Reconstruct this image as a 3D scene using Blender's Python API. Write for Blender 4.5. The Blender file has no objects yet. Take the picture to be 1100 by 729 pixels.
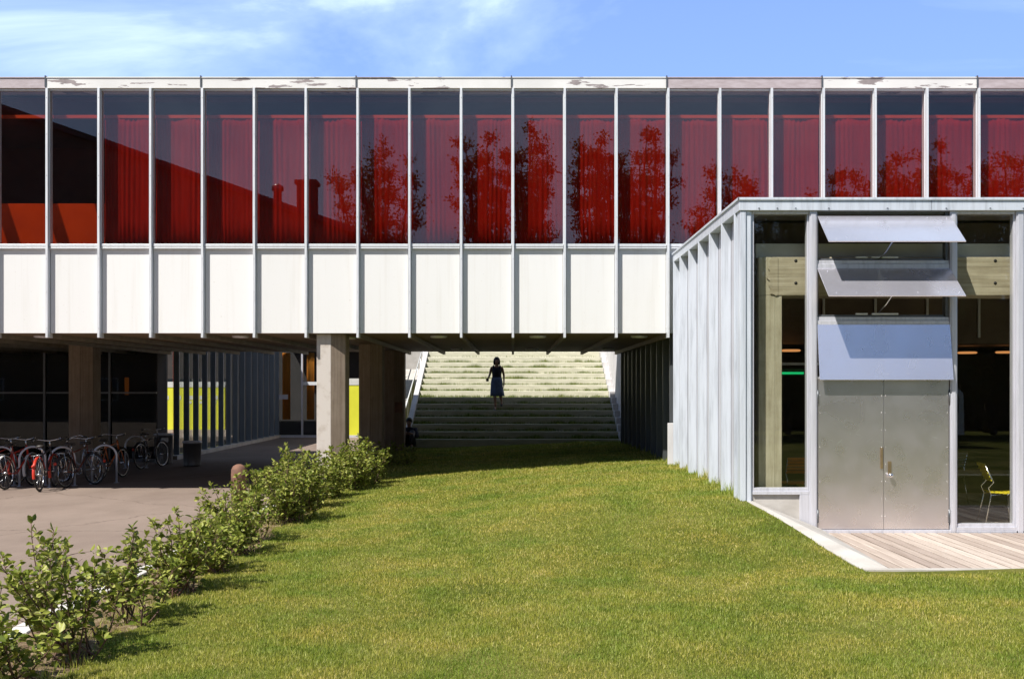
import bpy, bmesh, math, random
import numpy as np
from mathutils import Vector, Matrix
R = math.radians
rng = random.Random(7)
nr = np.random.default_rng(11)
scene = bpy.context.scene
col = scene.collection
D = 21.12          # distance from the camera to the long upper facade
EYE = 2.10         # eye height above the asphalt

# ------------------------------------------------------------------ helpers
ORG = {}
def org(o):
    return ORG.get(o.name, Vector((0, 0, 0))) if o is not None else Vector((0, 0, 0))

def tag(o, label=None, cat=None, group=None, kind=None):
    if label: o['label'] = label
    if cat: o['category'] = cat
    if group: o['group'] = group
    if kind: o['kind'] = kind
    return o

def empty(name, loc, label=None, cat=None, group=None):
    o = bpy.data.objects.new(name, None)
    o.empty_display_size = .2
    col.objects.link(o)
    o.location = loc
    ORG[o.name] = Vector(loc)
    return tag(o, label, cat, group)

class MB:
    def __init__(s):
        s.v = []; s.f = []; s.m = []; s.sm = []
    def add(s, vs, fs, mi=0, smooth=False):
        b = len(s.v)
        s.v += [tuple(p) for p in vs]
        for f in fs:
            s.f.append(tuple(i + b for i in f)); s.m.append(mi); s.sm.append(smooth)
    def box(s, x0, x1, y0, y1, z0, z1, mi=0):
        s.add([(x0,y0,z0),(x1,y0,z0),(x1,y1,z0),(x0,y1,z0),(x0,y0,z1),(x1,y0,z1),(x1,y1,z1),(x0,y1,z1)],
              [(3,2,1,0),(4,5,6,7),(0,1,5,4),(1,2,6,5),(2,3,7,6),(3,0,4,7)], mi)
    def hexa(s, p, mi=0):      # eight corners: bottom four, top four
        s.add(p, [(3,2,1,0),(4,5,6,7),(0,1,5,4),(1,2,6,5),(2,3,7,6),(3,0,4,7)], mi)
    def prism(s, poly, axis, a, b, mi=0):   # polygon extruded along an axis
        n = len(poly)
        def mk(p, t):
            return (t, p[0], p[1]) if axis == 'x' else (p[0], t, p[1]) if axis == 'y' else (p[0], p[1], t)
        vs = [mk(p, a) for p in poly] + [mk(p, b) for p in poly]
        fs = [tuple(range(n))[::-1], tuple(range(n, 2*n))]
        fs += [(i, (i+1) % n, n + (i+1) % n, n + i) for i in range(n)]
        s.add(vs, fs, mi)
    def tube(s, pts, r, n=8, mi=0, closed=False, cap=True):
        pts = [Vector(p) for p in pts]
        rs = r if isinstance(r, (list, tuple)) else [r]*len(pts)
        vs = []; m = len(pts); up = None
        for i, p in enumerate(pts):
            if closed: t = pts[(i+1) % m] - pts[i-1]
            else: t = pts[min(i+1, m-1)] - pts[max(i-1, 0)]
            if t.length < 1e-9: t = Vector((0,0,1))
            t.normalize()
            if up is None:
                up = Vector((0,0,1)) if abs(t.z) < .9 else Vector((1,0,0))
            u = up - t*up.dot(t)
            if u.length < 1e-6: u = t.orthogonal()
            u.normalize(); w = t.cross(u); up = u
            for k in range(n):
                a = 2*math.pi*k/n
                vs.append(p + (u*math.cos(a) + w*math.sin(a))*rs[i])
        fs = []
        for i in range(m if closed else m-1):
            j = (i+1) % m
            for k in range(n):
                fs.append((i*n+k, i*n+(k+1) % n, j*n+(k+1) % n, j*n+k))
        if cap and not closed:
            fs.append(tuple(range(n))[::-1]); fs.append(tuple((m-1)*n+k for k in range(n)))
        s.add(vs, fs, mi, True)
    def bar(s, p, q, r, n=8, mi=0): s.tube([p, q], r, n, mi)
    def lathe(s, prof, c, n=20, mi=0, smooth=True):   # prof: (radius, z)
        vs = []
        for r, z in prof:
            for k in range(n):
                a = 2*math.pi*k/n
                vs.append((c[0]+r*math.cos(a), c[1]+r*math.sin(a), c[2]+z))
        fs = []
        for i in range(len(prof)-1):
            for k in range(n):
                fs.append((i*n+k, i*n+(k+1) % n, (i+1)*n+(k+1) % n, (i+1)*n+k))
        fs.append(tuple(range(n))[::-1]); fs.append(tuple((len(prof)-1)*n+k for k in range(n)))
        s.add(vs, fs, mi, smooth)
    def ellipsoid(s, c, r, n=12, m=8, mi=0):
        prof = []
        vs = []
        for i in range(m+1):
            t = math.pi*i/m
            for k in range(n):
                a = 2*math.pi*k/n
                vs.append((c[0]+r[0]*math.sin(t)*math.cos(a), c[1]+r[1]*math.sin(t)*math.sin(a), c[2]-r[2]*math.cos(t)))
        fs = [(i*n+k, i*n+(k+1) % n, (i+1)*n+(k+1) % n, (i+1)*n+k) for i in range(m) for k in range(n)]
        s.add(vs, fs, mi, True)
    def build(s, name, mats, parent=None, bevel=0, label=None):
        if not isinstance(mats, (list, tuple)): mats = [mats]
        me = bpy.data.meshes.new(name)
        o0 = org(parent)
        me.from_pydata([(p[0]-o0.x, p[1]-o0.y, p[2]-o0.z) for p in s.v], [], s.f)
        for m in mats: me.materials.append(m)
        me.polygons.foreach_set('material_index', s.m)
        me.polygons.foreach_set('use_smooth', s.sm)
        me.validate(); me.update()
        o = bpy.data.objects.new(name, me)
        col.objects.link(o)
        if parent is not None:
            o.parent = parent
            ORG[o.name] = o0
        if bevel:
            b = o.modifiers.new('bevel', 'BEVEL'); b.width = bevel; b.segments = 2; b.limit_method = 'ANGLE'; b.angle_limit = R(40)
        if label: o['label'] = label
        return o

def np_mesh(name, verts, tris, mats, parent=None, mat_idx=None):
    me = bpy.data.meshes.new(name)
    nv, nf = len(verts), len(tris)
    k = tris.shape[1]
    me.vertices.add(nv); me.vertices.foreach_set('co', np.ascontiguousarray(verts, dtype=np.float32).ravel())
    me.loops.add(nf*k); me.loops.foreach_set('vertex_index', np.ascontiguousarray(tris, dtype=np.int32).ravel())
    me.polygons.add(nf)
    me.polygons.foreach_set('loop_start', np.arange(0, nf*k, k, dtype=np.int32))
    if not isinstance(mats, (list, tuple)): mats = [mats]
    for m in mats: me.materials.append(m)
    if mat_idx is not None: me.polygons.foreach_set('material_index', np.asarray(mat_idx, dtype=np.int32))
    me.update(calc_edges=True); me.validate()
    o = bpy.data.objects.new(name, me); col.objects.link(o)
    if parent is not None: o.parent = parent
    return o

def kids(o): return [c for c in bpy.data.objects if c.parent == o]
def copy_tree(o, parent=None):
    c = o.copy(); col.objects.link(c); c.parent = parent
    for ch in CH.get(o.name, None) or kids(o):
        copy_tree(ch, c)
    return c
CH = {}

# ------------------------------------------------------------------ materials
def new_mat(name):
    m = bpy.data.materials.new(name); m.use_nodes = True
    nt = m.node_tree; nt.nodes.clear()
    out = nt.nodes.new('ShaderNodeOutputMaterial')
    return m, nt, out
def nd(nt, t, **kw):
    n = nt.nodes.new(t)
    for k, v in kw.items():
        if k in n.inputs: n.inputs[k].default_value = v
        else: setattr(n, k, v)
    return n
def c4(c): return (c[0], c[1], c[2], 1)
def noise(nt, scale, detail=4, rough=.6, vec=None, sc=None):
    tc = nd(nt, 'ShaderNodeTexCoord')
    mp = nd(nt, 'ShaderNodeMapping')
    if sc: mp.inputs['Scale'].default_value = sc
    nt.links.new(tc.outputs['Object'], mp.inputs['Vector'])
    n = nd(nt, 'ShaderNodeTexNoise', Scale=scale, Detail=detail, Roughness=rough)
    nt.links.new(mp.outputs['Vector'], n.inputs['Vector'])
    return n
def ramp(nt, src, stops):
    r = nd(nt, 'ShaderNodeValToRGB')
    el = r.color_ramp.elements
    while len(el) > 1: el.remove(el[-1])
    el[0].position = stops[0][0]; el[0].color = c4(stops[0][1])
    for p, c in stops[1:]:
        e = el.new(p); e.color = c4(c)
    nt.links.new(src, r.inputs['Fac'])
    return r
def mixc(nt, a, b, fac, mode='MIX'):
    m = nd(nt, 'ShaderNodeMix', data_type='RGBA', blend_type=mode)
    for i, v in ((6, a), (7, b)):
        if hasattr(v, 'links'): nt.links.new(v, m.inputs[i])
        else: m.inputs[i].default_value = c4(v)
    if hasattr(fac, 'links'): nt.links.new(fac, m.inputs[0])
    else: m.inputs[0].default_value = fac
    return m.outputs[2]
def bump(nt, h, strength=.3, dist=.01):
    b = nd(nt, 'ShaderNodeBump', Strength=strength, Distance=dist)
    nt.links.new(h, b.inputs['Height'])
    return b.outputs['Normal']

def mat_basic(name, c1, c2=None, scale=6, rough=.6, metal=0, sc=None, bmp=0, bscale=None, spec=.5, rvar=0, stops=(.35, .65)):
    m, nt, out = new_mat(name)
    p = nd(nt, 'ShaderNodeBsdfPrincipled', Roughness=rough, Metallic=metal)
    p.inputs['Specular IOR Level'].default_value = spec
    n = noise(nt, scale, sc=sc)
    c2 = c2 or tuple(x*.8 for x in c1)
    r = ramp(nt, n.outputs['Fac'], [(stops[0], c2), (stops[1], c1)])
    nt.links.new(r.outputs['Color'], p.inputs['Base Color'])
    if rvar:
        mr = nd(nt, 'ShaderNodeMapRange'); mr.inputs['To Min'].default_value = rough-rvar; mr.inputs['To Max'].default_value = rough+rvar
        n2 = noise(nt, scale*2.3, sc=sc)
        nt.links.new(n2.outputs['Fac'], mr.inputs['Value']); nt.links.new(mr.outputs['Result'], p.inputs['Roughness'])
    if bmp:
        nb = noise(nt, bscale or scale*8, 3, sc=sc)
        nt.links.new(bump(nt, nb.outputs['Fac'], bmp), p.inputs['Normal'])
    nt.links.new(p.outputs[0], out.inputs['Surface'])
    return m

def mat_board_concrete(name, light, dark, axis='x', board=.1, vert=True):
    """board-marked concrete: streaks along the boards, joint lines, small holes of air"""
    m, nt, out = new_mat(name)
    p = nd(nt, 'ShaderNodeBsdfPrincipled', Roughness=.85)
    p.inputs['Specular IOR Level'].default_value = .25
    sc = (14, 14, .8) if vert else (.8, .8, 14)
    n = noise(nt, 1.6, 5, sc=sc)
    n2 = noise(nt, 2.2, 5, .65)
    r = ramp(nt, n.outputs['Fac'], [(.3, dark), (.7, light)])
    r2 = ramp(nt, n2.outputs['Fac'], [(.3, (.72, .70, .66)), (.6, (1, 1, 1))])
    cc = mixc(nt, r.outputs['Color'], r2.outputs['Color'], .8, 'MULTIPLY')
    tc = nd(nt, 'ShaderNodeTexCoord'); sp = nd(nt, 'ShaderNodeSeparateXYZ')
    nt.links.new(tc.outputs['Object'], sp.inputs[0])
    if vert:
        ad = nd(nt, 'ShaderNodeMath', operation='ADD')
        nt.links.new(sp.outputs['X'], ad.inputs[0]); nt.links.new(sp.outputs['Y'], ad.inputs[1]); src = ad.outputs[0]
    else: src = sp.outputs['Z']
    dv = nd(nt, 'ShaderNodeMath', operation='DIVIDE'); dv.inputs[1].default_value = board
    nt.links.new(src, dv.inputs[0])
    fr = nd(nt, 'ShaderNodeMath', operation='FRACT'); nt.links.new(dv.outputs[0], fr.inputs[0])
    rj = ramp(nt, fr.outputs[0], [(0, (.45, .45, .45)), (.05, (1, 1, 1)), (.96, (1, 1, 1)), (1, (.6, .6, .6))])
    cc = mixc(nt, cc, rj.outputs['Color'], .55, 'MULTIPLY')
    nt.links.new(cc, p.inputs['Base Color'])
    ad2 = nd(nt, 'ShaderNodeMath', operation='ADD')
    nt.links.new(rj.outputs['Color'], ad2.inputs[0]); nt.links.new(n.outputs['Fac'], ad2.inputs[1])
    nt.links.new(bump(nt, ad2.outputs[0], .5, .006), p.inputs['Normal'])
    nt.links.new(p.outputs[0], out.inputs['Surface'])
    return m

def mat_glass(name, tint, r0, rough=0.0):
    """thin architectural pane: tinted see-through plus mirror reflection by Fresnel"""
    m, nt, out = new_mat(name)
    t = nd(nt, 'ShaderNodeBsdfTransparent', Color=c4(tint))
    g = nd(nt, 'ShaderNodeBsdfGlossy', Color=(1, 1, 1, 1), Roughness=rough)
    n = noise(nt, .55, 2)
    nt.links.new(bump(nt, n.outputs['Fac'], .02, .02), g.inputs['Normal'])
    geo = nd(nt, 'ShaderNodeNewGeometry')          # Schlick reflection, the same from both faces of the pane
    dt = nd(nt, 'ShaderNodeVectorMath', operation='DOT_PRODUCT'); nt.links.new(geo.outputs['Incoming'], dt.inputs[0]); nt.links.new(geo.outputs['Normal'], dt.inputs[1])
    ab = nd(nt, 'ShaderNodeMath', operation='ABSOLUTE'); nt.links.new(dt.outputs['Value'], ab.inputs[0])
    om = nd(nt, 'ShaderNodeMath', operation='SUBTRACT'); om.inputs[0].default_value = 1; nt.links.new(ab.outputs[0], om.inputs[1])
    pw = nd(nt, 'ShaderNodeMath', operation='POWER'); nt.links.new(om.outputs[0], pw.inputs[0]); pw.inputs[1].default_value = 5
    fr = nd(nt, 'ShaderNodeMath', operation='MULTIPLY_ADD'); nt.links.new(pw.outputs[0], fr.inputs[0]); fr.inputs[1].default_value = 1-r0; fr.inputs[2].default_value = r0
    mx = nd(nt, 'ShaderNodeMixShader')
    nt.links.new(fr.outputs[0], mx.inputs[0]); nt.links.new(t.outputs[0], mx.inputs[1]); nt.links.new(g.outputs[0], mx.inputs[2])
    nt.links.new(mx.outputs[0], out.inputs['Surface'])
    return m

def mat_leaf(name, cols, trans=.35, rough=.45, spec=.5, patch=None, pscale=.6):
    """leaf-like faces: colour differs from leaf to leaf, some light passes through"""
    m, nt, out = new_mat(name)
    geo = nd(nt, 'ShaderNodeNewGeometry')
    r = ramp(nt, geo.outputs['Random Per Island'], [(i/(len(cols)-1), c) for i, c in enumerate(cols)])
    cc = r.outputs['Color']
    if patch:
        n = noise(nt, pscale, 5, .62)
        rp = ramp(nt, n.outputs['Fac'], [(.36, patch[0]), (.5, (1, 1, 1)), (.66, patch[1])])
        cc = mixc(nt, cc, rp.outputs['Color'], 1.0, 'MULTIPLY')
    p = nd(nt, 'ShaderNodeBsdfPrincipled', Roughness=rough)
    p.inputs['Specular IOR Level'].default_value = spec
    t = nd(nt, 'ShaderNodeBsdfTranslucent')
    nt.links.new(cc, p.inputs['Base Color']); nt.links.new(cc, t.inputs['Color'])
    mx = nd(nt, 'ShaderNodeMixShader'); mx.inputs[0].default_value = trans
    nt.links.new(p.outputs[0], mx.inputs[1]); nt.links.new(t.outputs[0], mx.inputs[2])
    nt.links.new(mx.outputs[0], out.inputs['Surface'])
    return m

def mat_cloth(name, c, trans=.3):
    m, nt, out = new_mat(name)
    n = noise(nt, 3, 3, sc=(4, 4, .4))
    r = ramp(nt, n.outputs['Fac'], [(.3, tuple(x*.75 for x in c)), (.7, c)])
    d = nd(nt, 'ShaderNodeBsdfDiffuse', Roughness=.6); t = nd(nt, 'ShaderNodeBsdfTranslucent')
    nt.links.new(r.outputs['Color'], d.inputs['Color']); nt.links.new(r.outputs['Color'], t.inputs['Color'])
    mx = nd(nt, 'ShaderNodeMixShader'); mx.inputs[0].default_value = trans
    nt.links.new(d.outputs[0], mx.inputs[1]); nt.links.new(t.outputs[0], mx.inputs[2])
    nt.links.new(mx.outputs[0], out.inputs['Surface'])
    return m

def mat_emit(name, c, s):
    m, nt, out = new_mat(name)
    e = nd(nt, 'ShaderNodeEmission', Color=c4(c), Strength=s)
    nt.links.new(e.outputs[0], out.inputs['Surface'])
    return m

def mat_flaking(name, paint, bare):
    """white painted coping whose paint has flaked off along the upper edge in ragged strips"""
    m, nt, out = new_mat(name)
    p = nd(nt, 'ShaderNodeBsdfPrincipled', Roughness=.6)
    n = noise(nt, 1.0, 5, .6, sc=(1.1, 1, 7))
    r = ramp(nt, n.outputs['Fac'], [(.575, (0, 0, 0)), (.59, (1, 1, 1))])
    n2 = noise(nt, 9, 4); r2 = ramp(nt, n2.outputs['Fac'], [(.3, tuple(x*.7 for x in bare)), (.7, bare)])
    n3 = noise(nt, .8, 3); r3 = ramp(nt, n3.outputs['Fac'], [(.3, tuple(x*.86 for x in paint)), (.6, paint)])
    nt.links.new(mixc(nt, r3.outputs['Color'], r2.outputs['Color'], r.outputs['Color']), p.inputs['Base Color'])
    nt.links.new(p.outputs[0], out.inputs['Surface'])
    return m

def mat_metal(name, c, rough=.4, metal=.8, streak=(1, 1, 1), mottle=.12, scratch=0, spec=.5, rv=.09, det=6):
    """weathered sheet metal: mottled tone and gloss, fine scratches"""
    m, nt, out = new_mat(name)
    p = nd(nt, 'ShaderNodeBsdfPrincipled', Roughness=rough, Metallic=metal)
    p.inputs['Specular IOR Level'].default_value = spec
    n = noise(nt, 3.2, det, .6, sc=streak)
    r = ramp(nt, n.outputs['Fac'], [(.28, tuple(x*(1-2.2*mottle) for x in c)), (.5, tuple(x*(1-.5*mottle) for x in c)), (.72, c)])
    cc = r.outputs['Color']
    mr = nd(nt, 'ShaderNodeMapRange'); mr.inputs['From Min'].default_value = .3; mr.inputs['From Max'].default_value = .7
    mr.inputs['To Min'].default_value = rough-rv; mr.inputs['To Max'].default_value = rough+rv
    n2 = noise(nt, 5.1, min(det, 4), sc=streak); nt.links.new(n2.outputs['Fac'], mr.inputs['Value'])
    nt.links.new(mr.outputs['Result'], p.inputs['Roughness'])
    if scratch:
        n4 = noise(nt, 1.9, 3); r4 = ramp(nt, n4.outputs['Fac'], [(.42, (0, 0, 0)), (.60, (1, 1, 1))])
        for (sx_, sz_, rot) in ((70, 5, 25), (6, 60, -15), (45, 4, -50)):       # short scuffs in three directions
            tc = nd(nt, 'ShaderNodeTexCoord'); m0 = nd(nt, 'ShaderNodeMapping'); m0.inputs['Rotation'].default_value = (0, R(rot), 0)
            m1 = nd(nt, 'ShaderNodeMapping'); m1.inputs['Scale'].default_value = (sx_, 1, sz_)
            nt.links.new(tc.outputs['Object'], m0.inputs['Vector']); nt.links.new(m0.outputs[0], m1.inputs['Vector'])
            n3 = nd(nt, 'ShaderNodeTexNoise', Scale=1.0, Detail=1.0); nt.links.new(m1.outputs[0], n3.inputs['Vector'])
            r3 = ramp(nt, n3.outputs['Fac'], [(.70, (0, 0, 0)), (.745, (1, 1, 1))])
            f = mixc(nt, (0, 0, 0), r3.outputs['Color'], r4.outputs['Color'])
            cc = mixc(nt, cc, (.92, .92, .92), mixc(nt, (0, 0, 0), f, scratch))
    nt.links.new(cc, p.inputs['Base Color'])
    nb = noise(nt, 1.1, 1); nt.links.new(bump(nt, nb.outputs['Fac'], .05, .02), p.inputs['Normal'])
    nt.links.new(p.outputs[0], out.inputs['Surface'])
    return m

M = {}
def mat_panel():
    m, nt, out = new_mat('white_panel')
    p = nd(nt, 'ShaderNodeBsdfPrincipled', Roughness=.5)
    oi = nd(nt, 'ShaderNodeObjectInfo'); r0 = ramp(nt, oi.outputs['Random'], [(0, (.775, .77, .75)), (1, (.82, .815, .795))])
    n = noise(nt, 1.0, 5, .6, sc=(9, 1, .35)); r1 = ramp(nt, n.outputs['Fac'], [(.30, (.93, .92, .90)), (.48, (1, 1, 1))])
    n2 = noise(nt, 22, 3, .5); r2 = ramp(nt, n2.outputs['Fac'], [(.27, (.80, .77, .73)), (.31, (1, 1, 1))])
    c = mixc(nt, r0.outputs['Color'], r1.outputs['Color'], .8, 'MULTIPLY')
    nt.links.new(mixc(nt, c, r2.outputs['Color'], .7, 'MULTIPLY'), p.inputs['Base Color'])
    n3 = noise(nt, .9, 1); nt.links.new(bump(nt, n3.outputs['Fac'], .1, .03), p.inputs['Normal'])
    nt.links.new(p.outputs[0], out.inputs['Surface'])
    return m
M['white_panel'] = mat_panel()
M['coping'] = mat_flaking('coping', (.80, .79, .77), (.36, .31, .31))
M['coping_bare'] = mat_basic('coping_bare', (.50, .44, .46), (.40, .34, .35), 5, .7, sc=(1, 1, 4))
M['alu_white'] = mat_metal('alu_white', (.80, .82, .84), .42, .25, (6, 6, .5), .07)
M['zinc'] = mat_metal('zinc', (.80, .85, .93), .42, .3, (5, 5, .35), .14)
M['zinc_panel'] = mat_metal('zinc_panel', (.62, .61, .64), .45, .3, (5, 5, .35), .14)
M['alu_sheet'] = mat_metal('alu_sheet', (.80, .755, .76), .29, .90, (.5, .5, .5), .03, scratch=.75, rv=.045, det=2)
M['alu_flap'] = mat_metal('alu_flap', (.90, .89, .99), .25, .8, (.6, .6, .4), .02, scratch=.2, rv=.03, det=2)
M['alu_frame'] = mat_metal('alu_frame', (.76, .76, .82), .4, .4, (6, 6, .4), .1)
M['steel_dark'] = mat_metal('steel_dark', (.16, .17, .18), .4, .6, (5, 5, .4), .1)
M['fin_steel'] = mat_metal('fin_steel', (.26, .31, .36), .4, .4, (5, 5, .4), .1)
M['soffit'] = mat_basic('soffit', (.19, .132, .08), (.15, .105, .06), 2.5, .7, sc=(1, .3, 1))
M['rib'] = mat_basic('rib', (.24, .20, .15), (.17, .14, .1), 3, .6)
M['blocker_dark'] = mat_basic('blocker_dark', (.045, .035, .03), (.03, .025, .022), 2, .85)
M['brown_room'] = mat_basic('brown_room', (.20, .16, .12), (.13, .10, .08), .7, .8)
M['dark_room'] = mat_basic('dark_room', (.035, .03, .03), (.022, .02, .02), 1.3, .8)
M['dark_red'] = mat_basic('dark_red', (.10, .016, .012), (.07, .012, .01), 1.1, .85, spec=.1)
M['room_floor'] = mat_basic('room_floor', (.10, .07, .055), (.07, .05, .04), 2, .6)
M['orange_board'] = mat_basic('orange_board', (.62, .065, .005), (.52, .05, .004), 1.6, .8, spec=.05)
M['curtain'] = mat_cloth('curtain_cloth', (.32, .013, .006), .03)
M['curtain_rail'] = mat_basic('curtain_rail', (.46, .06, .018), (.40, .05, .015), 3, .7, spec=.05)
M['amber_cloth'] = mat_cloth('amber_cloth', (.75, .30, .05), .1)
M['win_glass'] = mat_glass('window_glass', (.90, .84, .83), .062)
M['pav_glass'] = mat_glass('pavilion_glass', (.95, .955, .93), .036)
M['wing_glass'] = mat_glass('wing_glass', (.88, .9, .89), .014)
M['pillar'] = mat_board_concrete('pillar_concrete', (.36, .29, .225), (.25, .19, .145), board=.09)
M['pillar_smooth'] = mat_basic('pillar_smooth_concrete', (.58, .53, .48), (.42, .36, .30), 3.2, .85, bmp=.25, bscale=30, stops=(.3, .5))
M['portal'] = mat_board_concrete('portal_concrete', (.60, .56, .43), (.42, .38, .27), board=.13)
M['portal_beam'] = mat_board_concrete('portal_beam_concrete', (.60, .54, .41), (.38, .33, .23), board=.14, vert=False)
M['concrete'] = mat_basic('concrete', (.56, .53, .49), (.43, .40, .36), 2.4, .85, bmp=.25, bscale=40)
M['kerb'] = mat_basic('kerb_concrete', (.72, .69, .64), (.52, .49, .45), 3, .85, bmp=.3, bscale=50)
M['step'] = mat_basic('step_concrete', (.74, .71, .57), (.56, .54, .42), 5, .9, bmp=.35, bscale=30, sc=(.5, 1, 5))
M['stair_wall'] = mat_basic('stair_wall_render', (.72, .70, .70), (.58, .56, .56), 1.3, .8)
M['yellow_wall'] = mat_basic('yellow_wall', (.66, .66, .035), (.60, .60, .03), 1.2, .6)
M['pale_band'] = mat_basic('pale_band', (.62, .62, .58), (.52, .52, .48), 2, .7)
M['black_rubber'] = mat_basic('black_rubber', (.02, .02, .02), (.03, .03, .03), 9, .7)
M['chrome'] = mat_basic('chrome', (.75, .75, .76), (.6, .6, .6), 9, .22, 1)
M['brass'] = mat_basic('brass', (.55, .42, .25), (.42, .32, .2), 9, .35, .9)
M['red_paint'] = mat_basic('red_paint', (.60, .045, .02), (.5, .035, .018), 4, .35)
M['orange_paint'] = mat_basic('orange_paint', (.62, .15, .03), (.5, .12, .02), 4, .4)
M['silver_paint'] = mat_basic('silver_paint', (.45, .45, .46), (.38, .38, .4), 6, .35, .6)
M['dark_paint'] = mat_basic('dark_paint', (.035, .03, .035), (.05, .04, .04), 6, .35)
M['brown_paint'] = mat_basic('brown_paint', (.20, .06, .03), (.15, .05, .03), 6, .4)
M['white_plastic'] = mat_basic('white_plastic', (.8, .8, .78), (.7, .7, .68), 6, .4)
M['saddle'] = mat_basic('saddle_leather', (.03, .025, .022), (.045, .035, .03), 20, .5)
M['bin_steel'] = mat_metal('bin_steel', (.40, .40, .40), .35, .85, (4, 4, .5), .12)
M['rust'] = mat_basic('rusty_steel', (.22, .11, .07), (.13, .07, .05), 8, .85, bmp=.2)
M['yellow_slat'] = mat_basic('yellow_slat', (.80, .66, .03), (.72, .58, .03), 8, .45)
M['orange_slat'] = mat_basic('orange_slat', (.88, .24, .04), (.78, .2, .035), 8, .5)
M['table'] = mat_basic('table_top', (.25, .23, .21), (.2, .18, .17), 4, .4)
M['bark'] = mat_basic('bark', (.10, .08, .06), (.055, .045, .035), 5, .9, sc=(1, 1, .25), bmp=.5, bscale=20)
M['stem'] = mat_basic('shrub_stem', (.16, .08, .06), (.10, .06, .04), 12, .8)
M['house_wall'] = mat_basic('house_wall', (.12, .08, .06), (.08, .055, .04), 2, .85, bmp=.2, bscale=12)
M['house_roof'] = mat_basic('house_roof', (.07, .055, .05), (.045, .035, .035), 4, .8, sc=(1, 1, 6))
M['skin'] = mat_basic('skin', (.42, .25, .18), (.36, .2, .14), 9, .55)
M['hair'] = mat_basic('hair', (.03, .018, .014), (.015, .01, .008), 20, .5, sc=(1, 1, .3))
M['navy_cloth'] = mat_basic('navy_cloth', (.025, .028, .05), (.018, .02, .035), 20, .85)
M['denim'] = mat_basic('denim', (.10, .15, .27), (.07, .10, .19), 14, .85)
M['van_paint'] = mat_basic('van_paint', (.70, .71, .72), (.62, .63, .64), 2, .3)
M['dark_glass'] = mat_basic('dark_glass', (.02, .025, .03), (.015, .02, .02), 2, .05)

# shrubs, grass, trees
M['shrub_leaf'] = mat_leaf('shrub_leaf', [(.12, .165, .022), (.20, .245, .035), (.32, .35, .058), (.48, .48, .14)], .3, .42, .28)
M['shrub_far'] = M['shrub_leaf']
M['tree_leaf'] = mat_leaf('tree_leaf', [(.035, .055, .02), (.06, .085, .03), (.09, .12, .04)], .25, .5)
M['hedge_leaf'] = mat_leaf('hedge_leaf', [(.03, .05, .015), (.05, .08, .025), (.07, .11, .03)], .2, .5)
M['grass'] = mat_leaf('grass_blade', [(.11, .155, .015), (.245, .29, .032), (.385, .41, .058), (.49, .49, .09), (.72, .68, .27)], .42, .55, .3,
                      patch=((.66, .84, .66), (1.32, 1.12, 1.3)), pscale=1.1)
M['dry_grass'] = mat_leaf('step_grass', [(.09, .16, .018), (.16, .22, .03), (.34, .33, .10)], .35, .6, .2)

def mat_lawn():
    m, nt, out = new_mat('lawn_soil')
    p = nd(nt, 'ShaderNodeBsdfPrincipled', Roughness=.95); p.inputs['Specular IOR Level'].default_value = .1
    n = noise(nt, .8, 6, .6); r = ramp(nt, n.outputs['Fac'], [(.35, (.085, .10, .016)), (.5, (.13, .14, .026)), (.66, (.22, .20, .06))])
    n2 = noise(nt, 45, 4); r2 = ramp(nt, n2.outputs['Fac'], [(.3, (.55, .55, .55)), (.7, (1.2, 1.2, 1.2))])
    nt.links.new(mixc(nt, r.outputs['Color'], r2.outputs['Color'], 1, 'MULTIPLY'), p.inputs['Base Color'])
    nt.links.new(bump(nt, n2.outputs['Fac'], .6, .02), p.inputs['Normal'])
    nt.links.new(p.outputs[0], out.inputs['Surface'])
    return m
M['lawn'] = mat_lawn()

def mat_path():
    m, nt, out = new_mat('asphalt_path')
    p = nd(nt, 'ShaderNodeBsdfPrincipled', Roughness=.85); p.inputs['Specular IOR Level'].default_value = .3
    n = noise(nt, .35, 6, .6); r = ramp(nt, n.outputs['Fac'], [(.3, (.22, .165, .135)), (.5, (.26, .20, .163)), (.7, (.295, .228, .187))])
    n2 = noise(nt, 70, 3); r2 = ramp(nt, n2.outputs['Fac'], [(.3, (.8, .8, .8)), (.7, (1.12, 1.12, 1.12))])
    n3 = noise(nt, 1.1, 5, .7, sc=(1, .4, 1)); r3 = ramp(nt, n3.outputs['Fac'], [(.35, (.84, .83, .82)), (.55, (1, 1, 1))])
    cc = mixc(nt, r.outputs['Color'], r2.outputs['Color'], 1, 'MULTIPLY')
    cc = mixc(nt, cc, r3.outputs['Color'], .8, 'MULTIPLY')
    tcv = nd(nt, 'ShaderNodeTexCoord'); nw = noise(nt, 1.3, 4); va = nd(nt, 'ShaderNodeVectorMath', operation='MULTIPLY_ADD')
    nt.links.new(nw.outputs['Color'], va.inputs[0]); va.inputs[1].default_value = (.9, .9, 0); nt.links.new(tcv.outputs['Object'], va.inputs[2])
    vo = nd(nt, 'ShaderNodeTexVoronoi', feature='DISTANCE_TO_EDGE', Scale=.23); nt.links.new(va.outputs[0], vo.inputs['Vector'])
    rc = ramp(nt, vo.outputs['Distance'], [(0, (.55, .52, .5)), (.004, (.7, .68, .66)), (.007, (1, 1, 1))])
    nt.links.new(mixc(nt, cc, rc.outputs['Color'], .7, 'MULTIPLY'), p.inputs['Base Color'])
    nt.links.new(bump(nt, n2.outputs['Fac'], .5, .004), p.inputs['Normal'])
    nt.links.new(p.outputs[0], out.inputs['Surface'])
    return m
M['path'] = mat_path()

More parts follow.
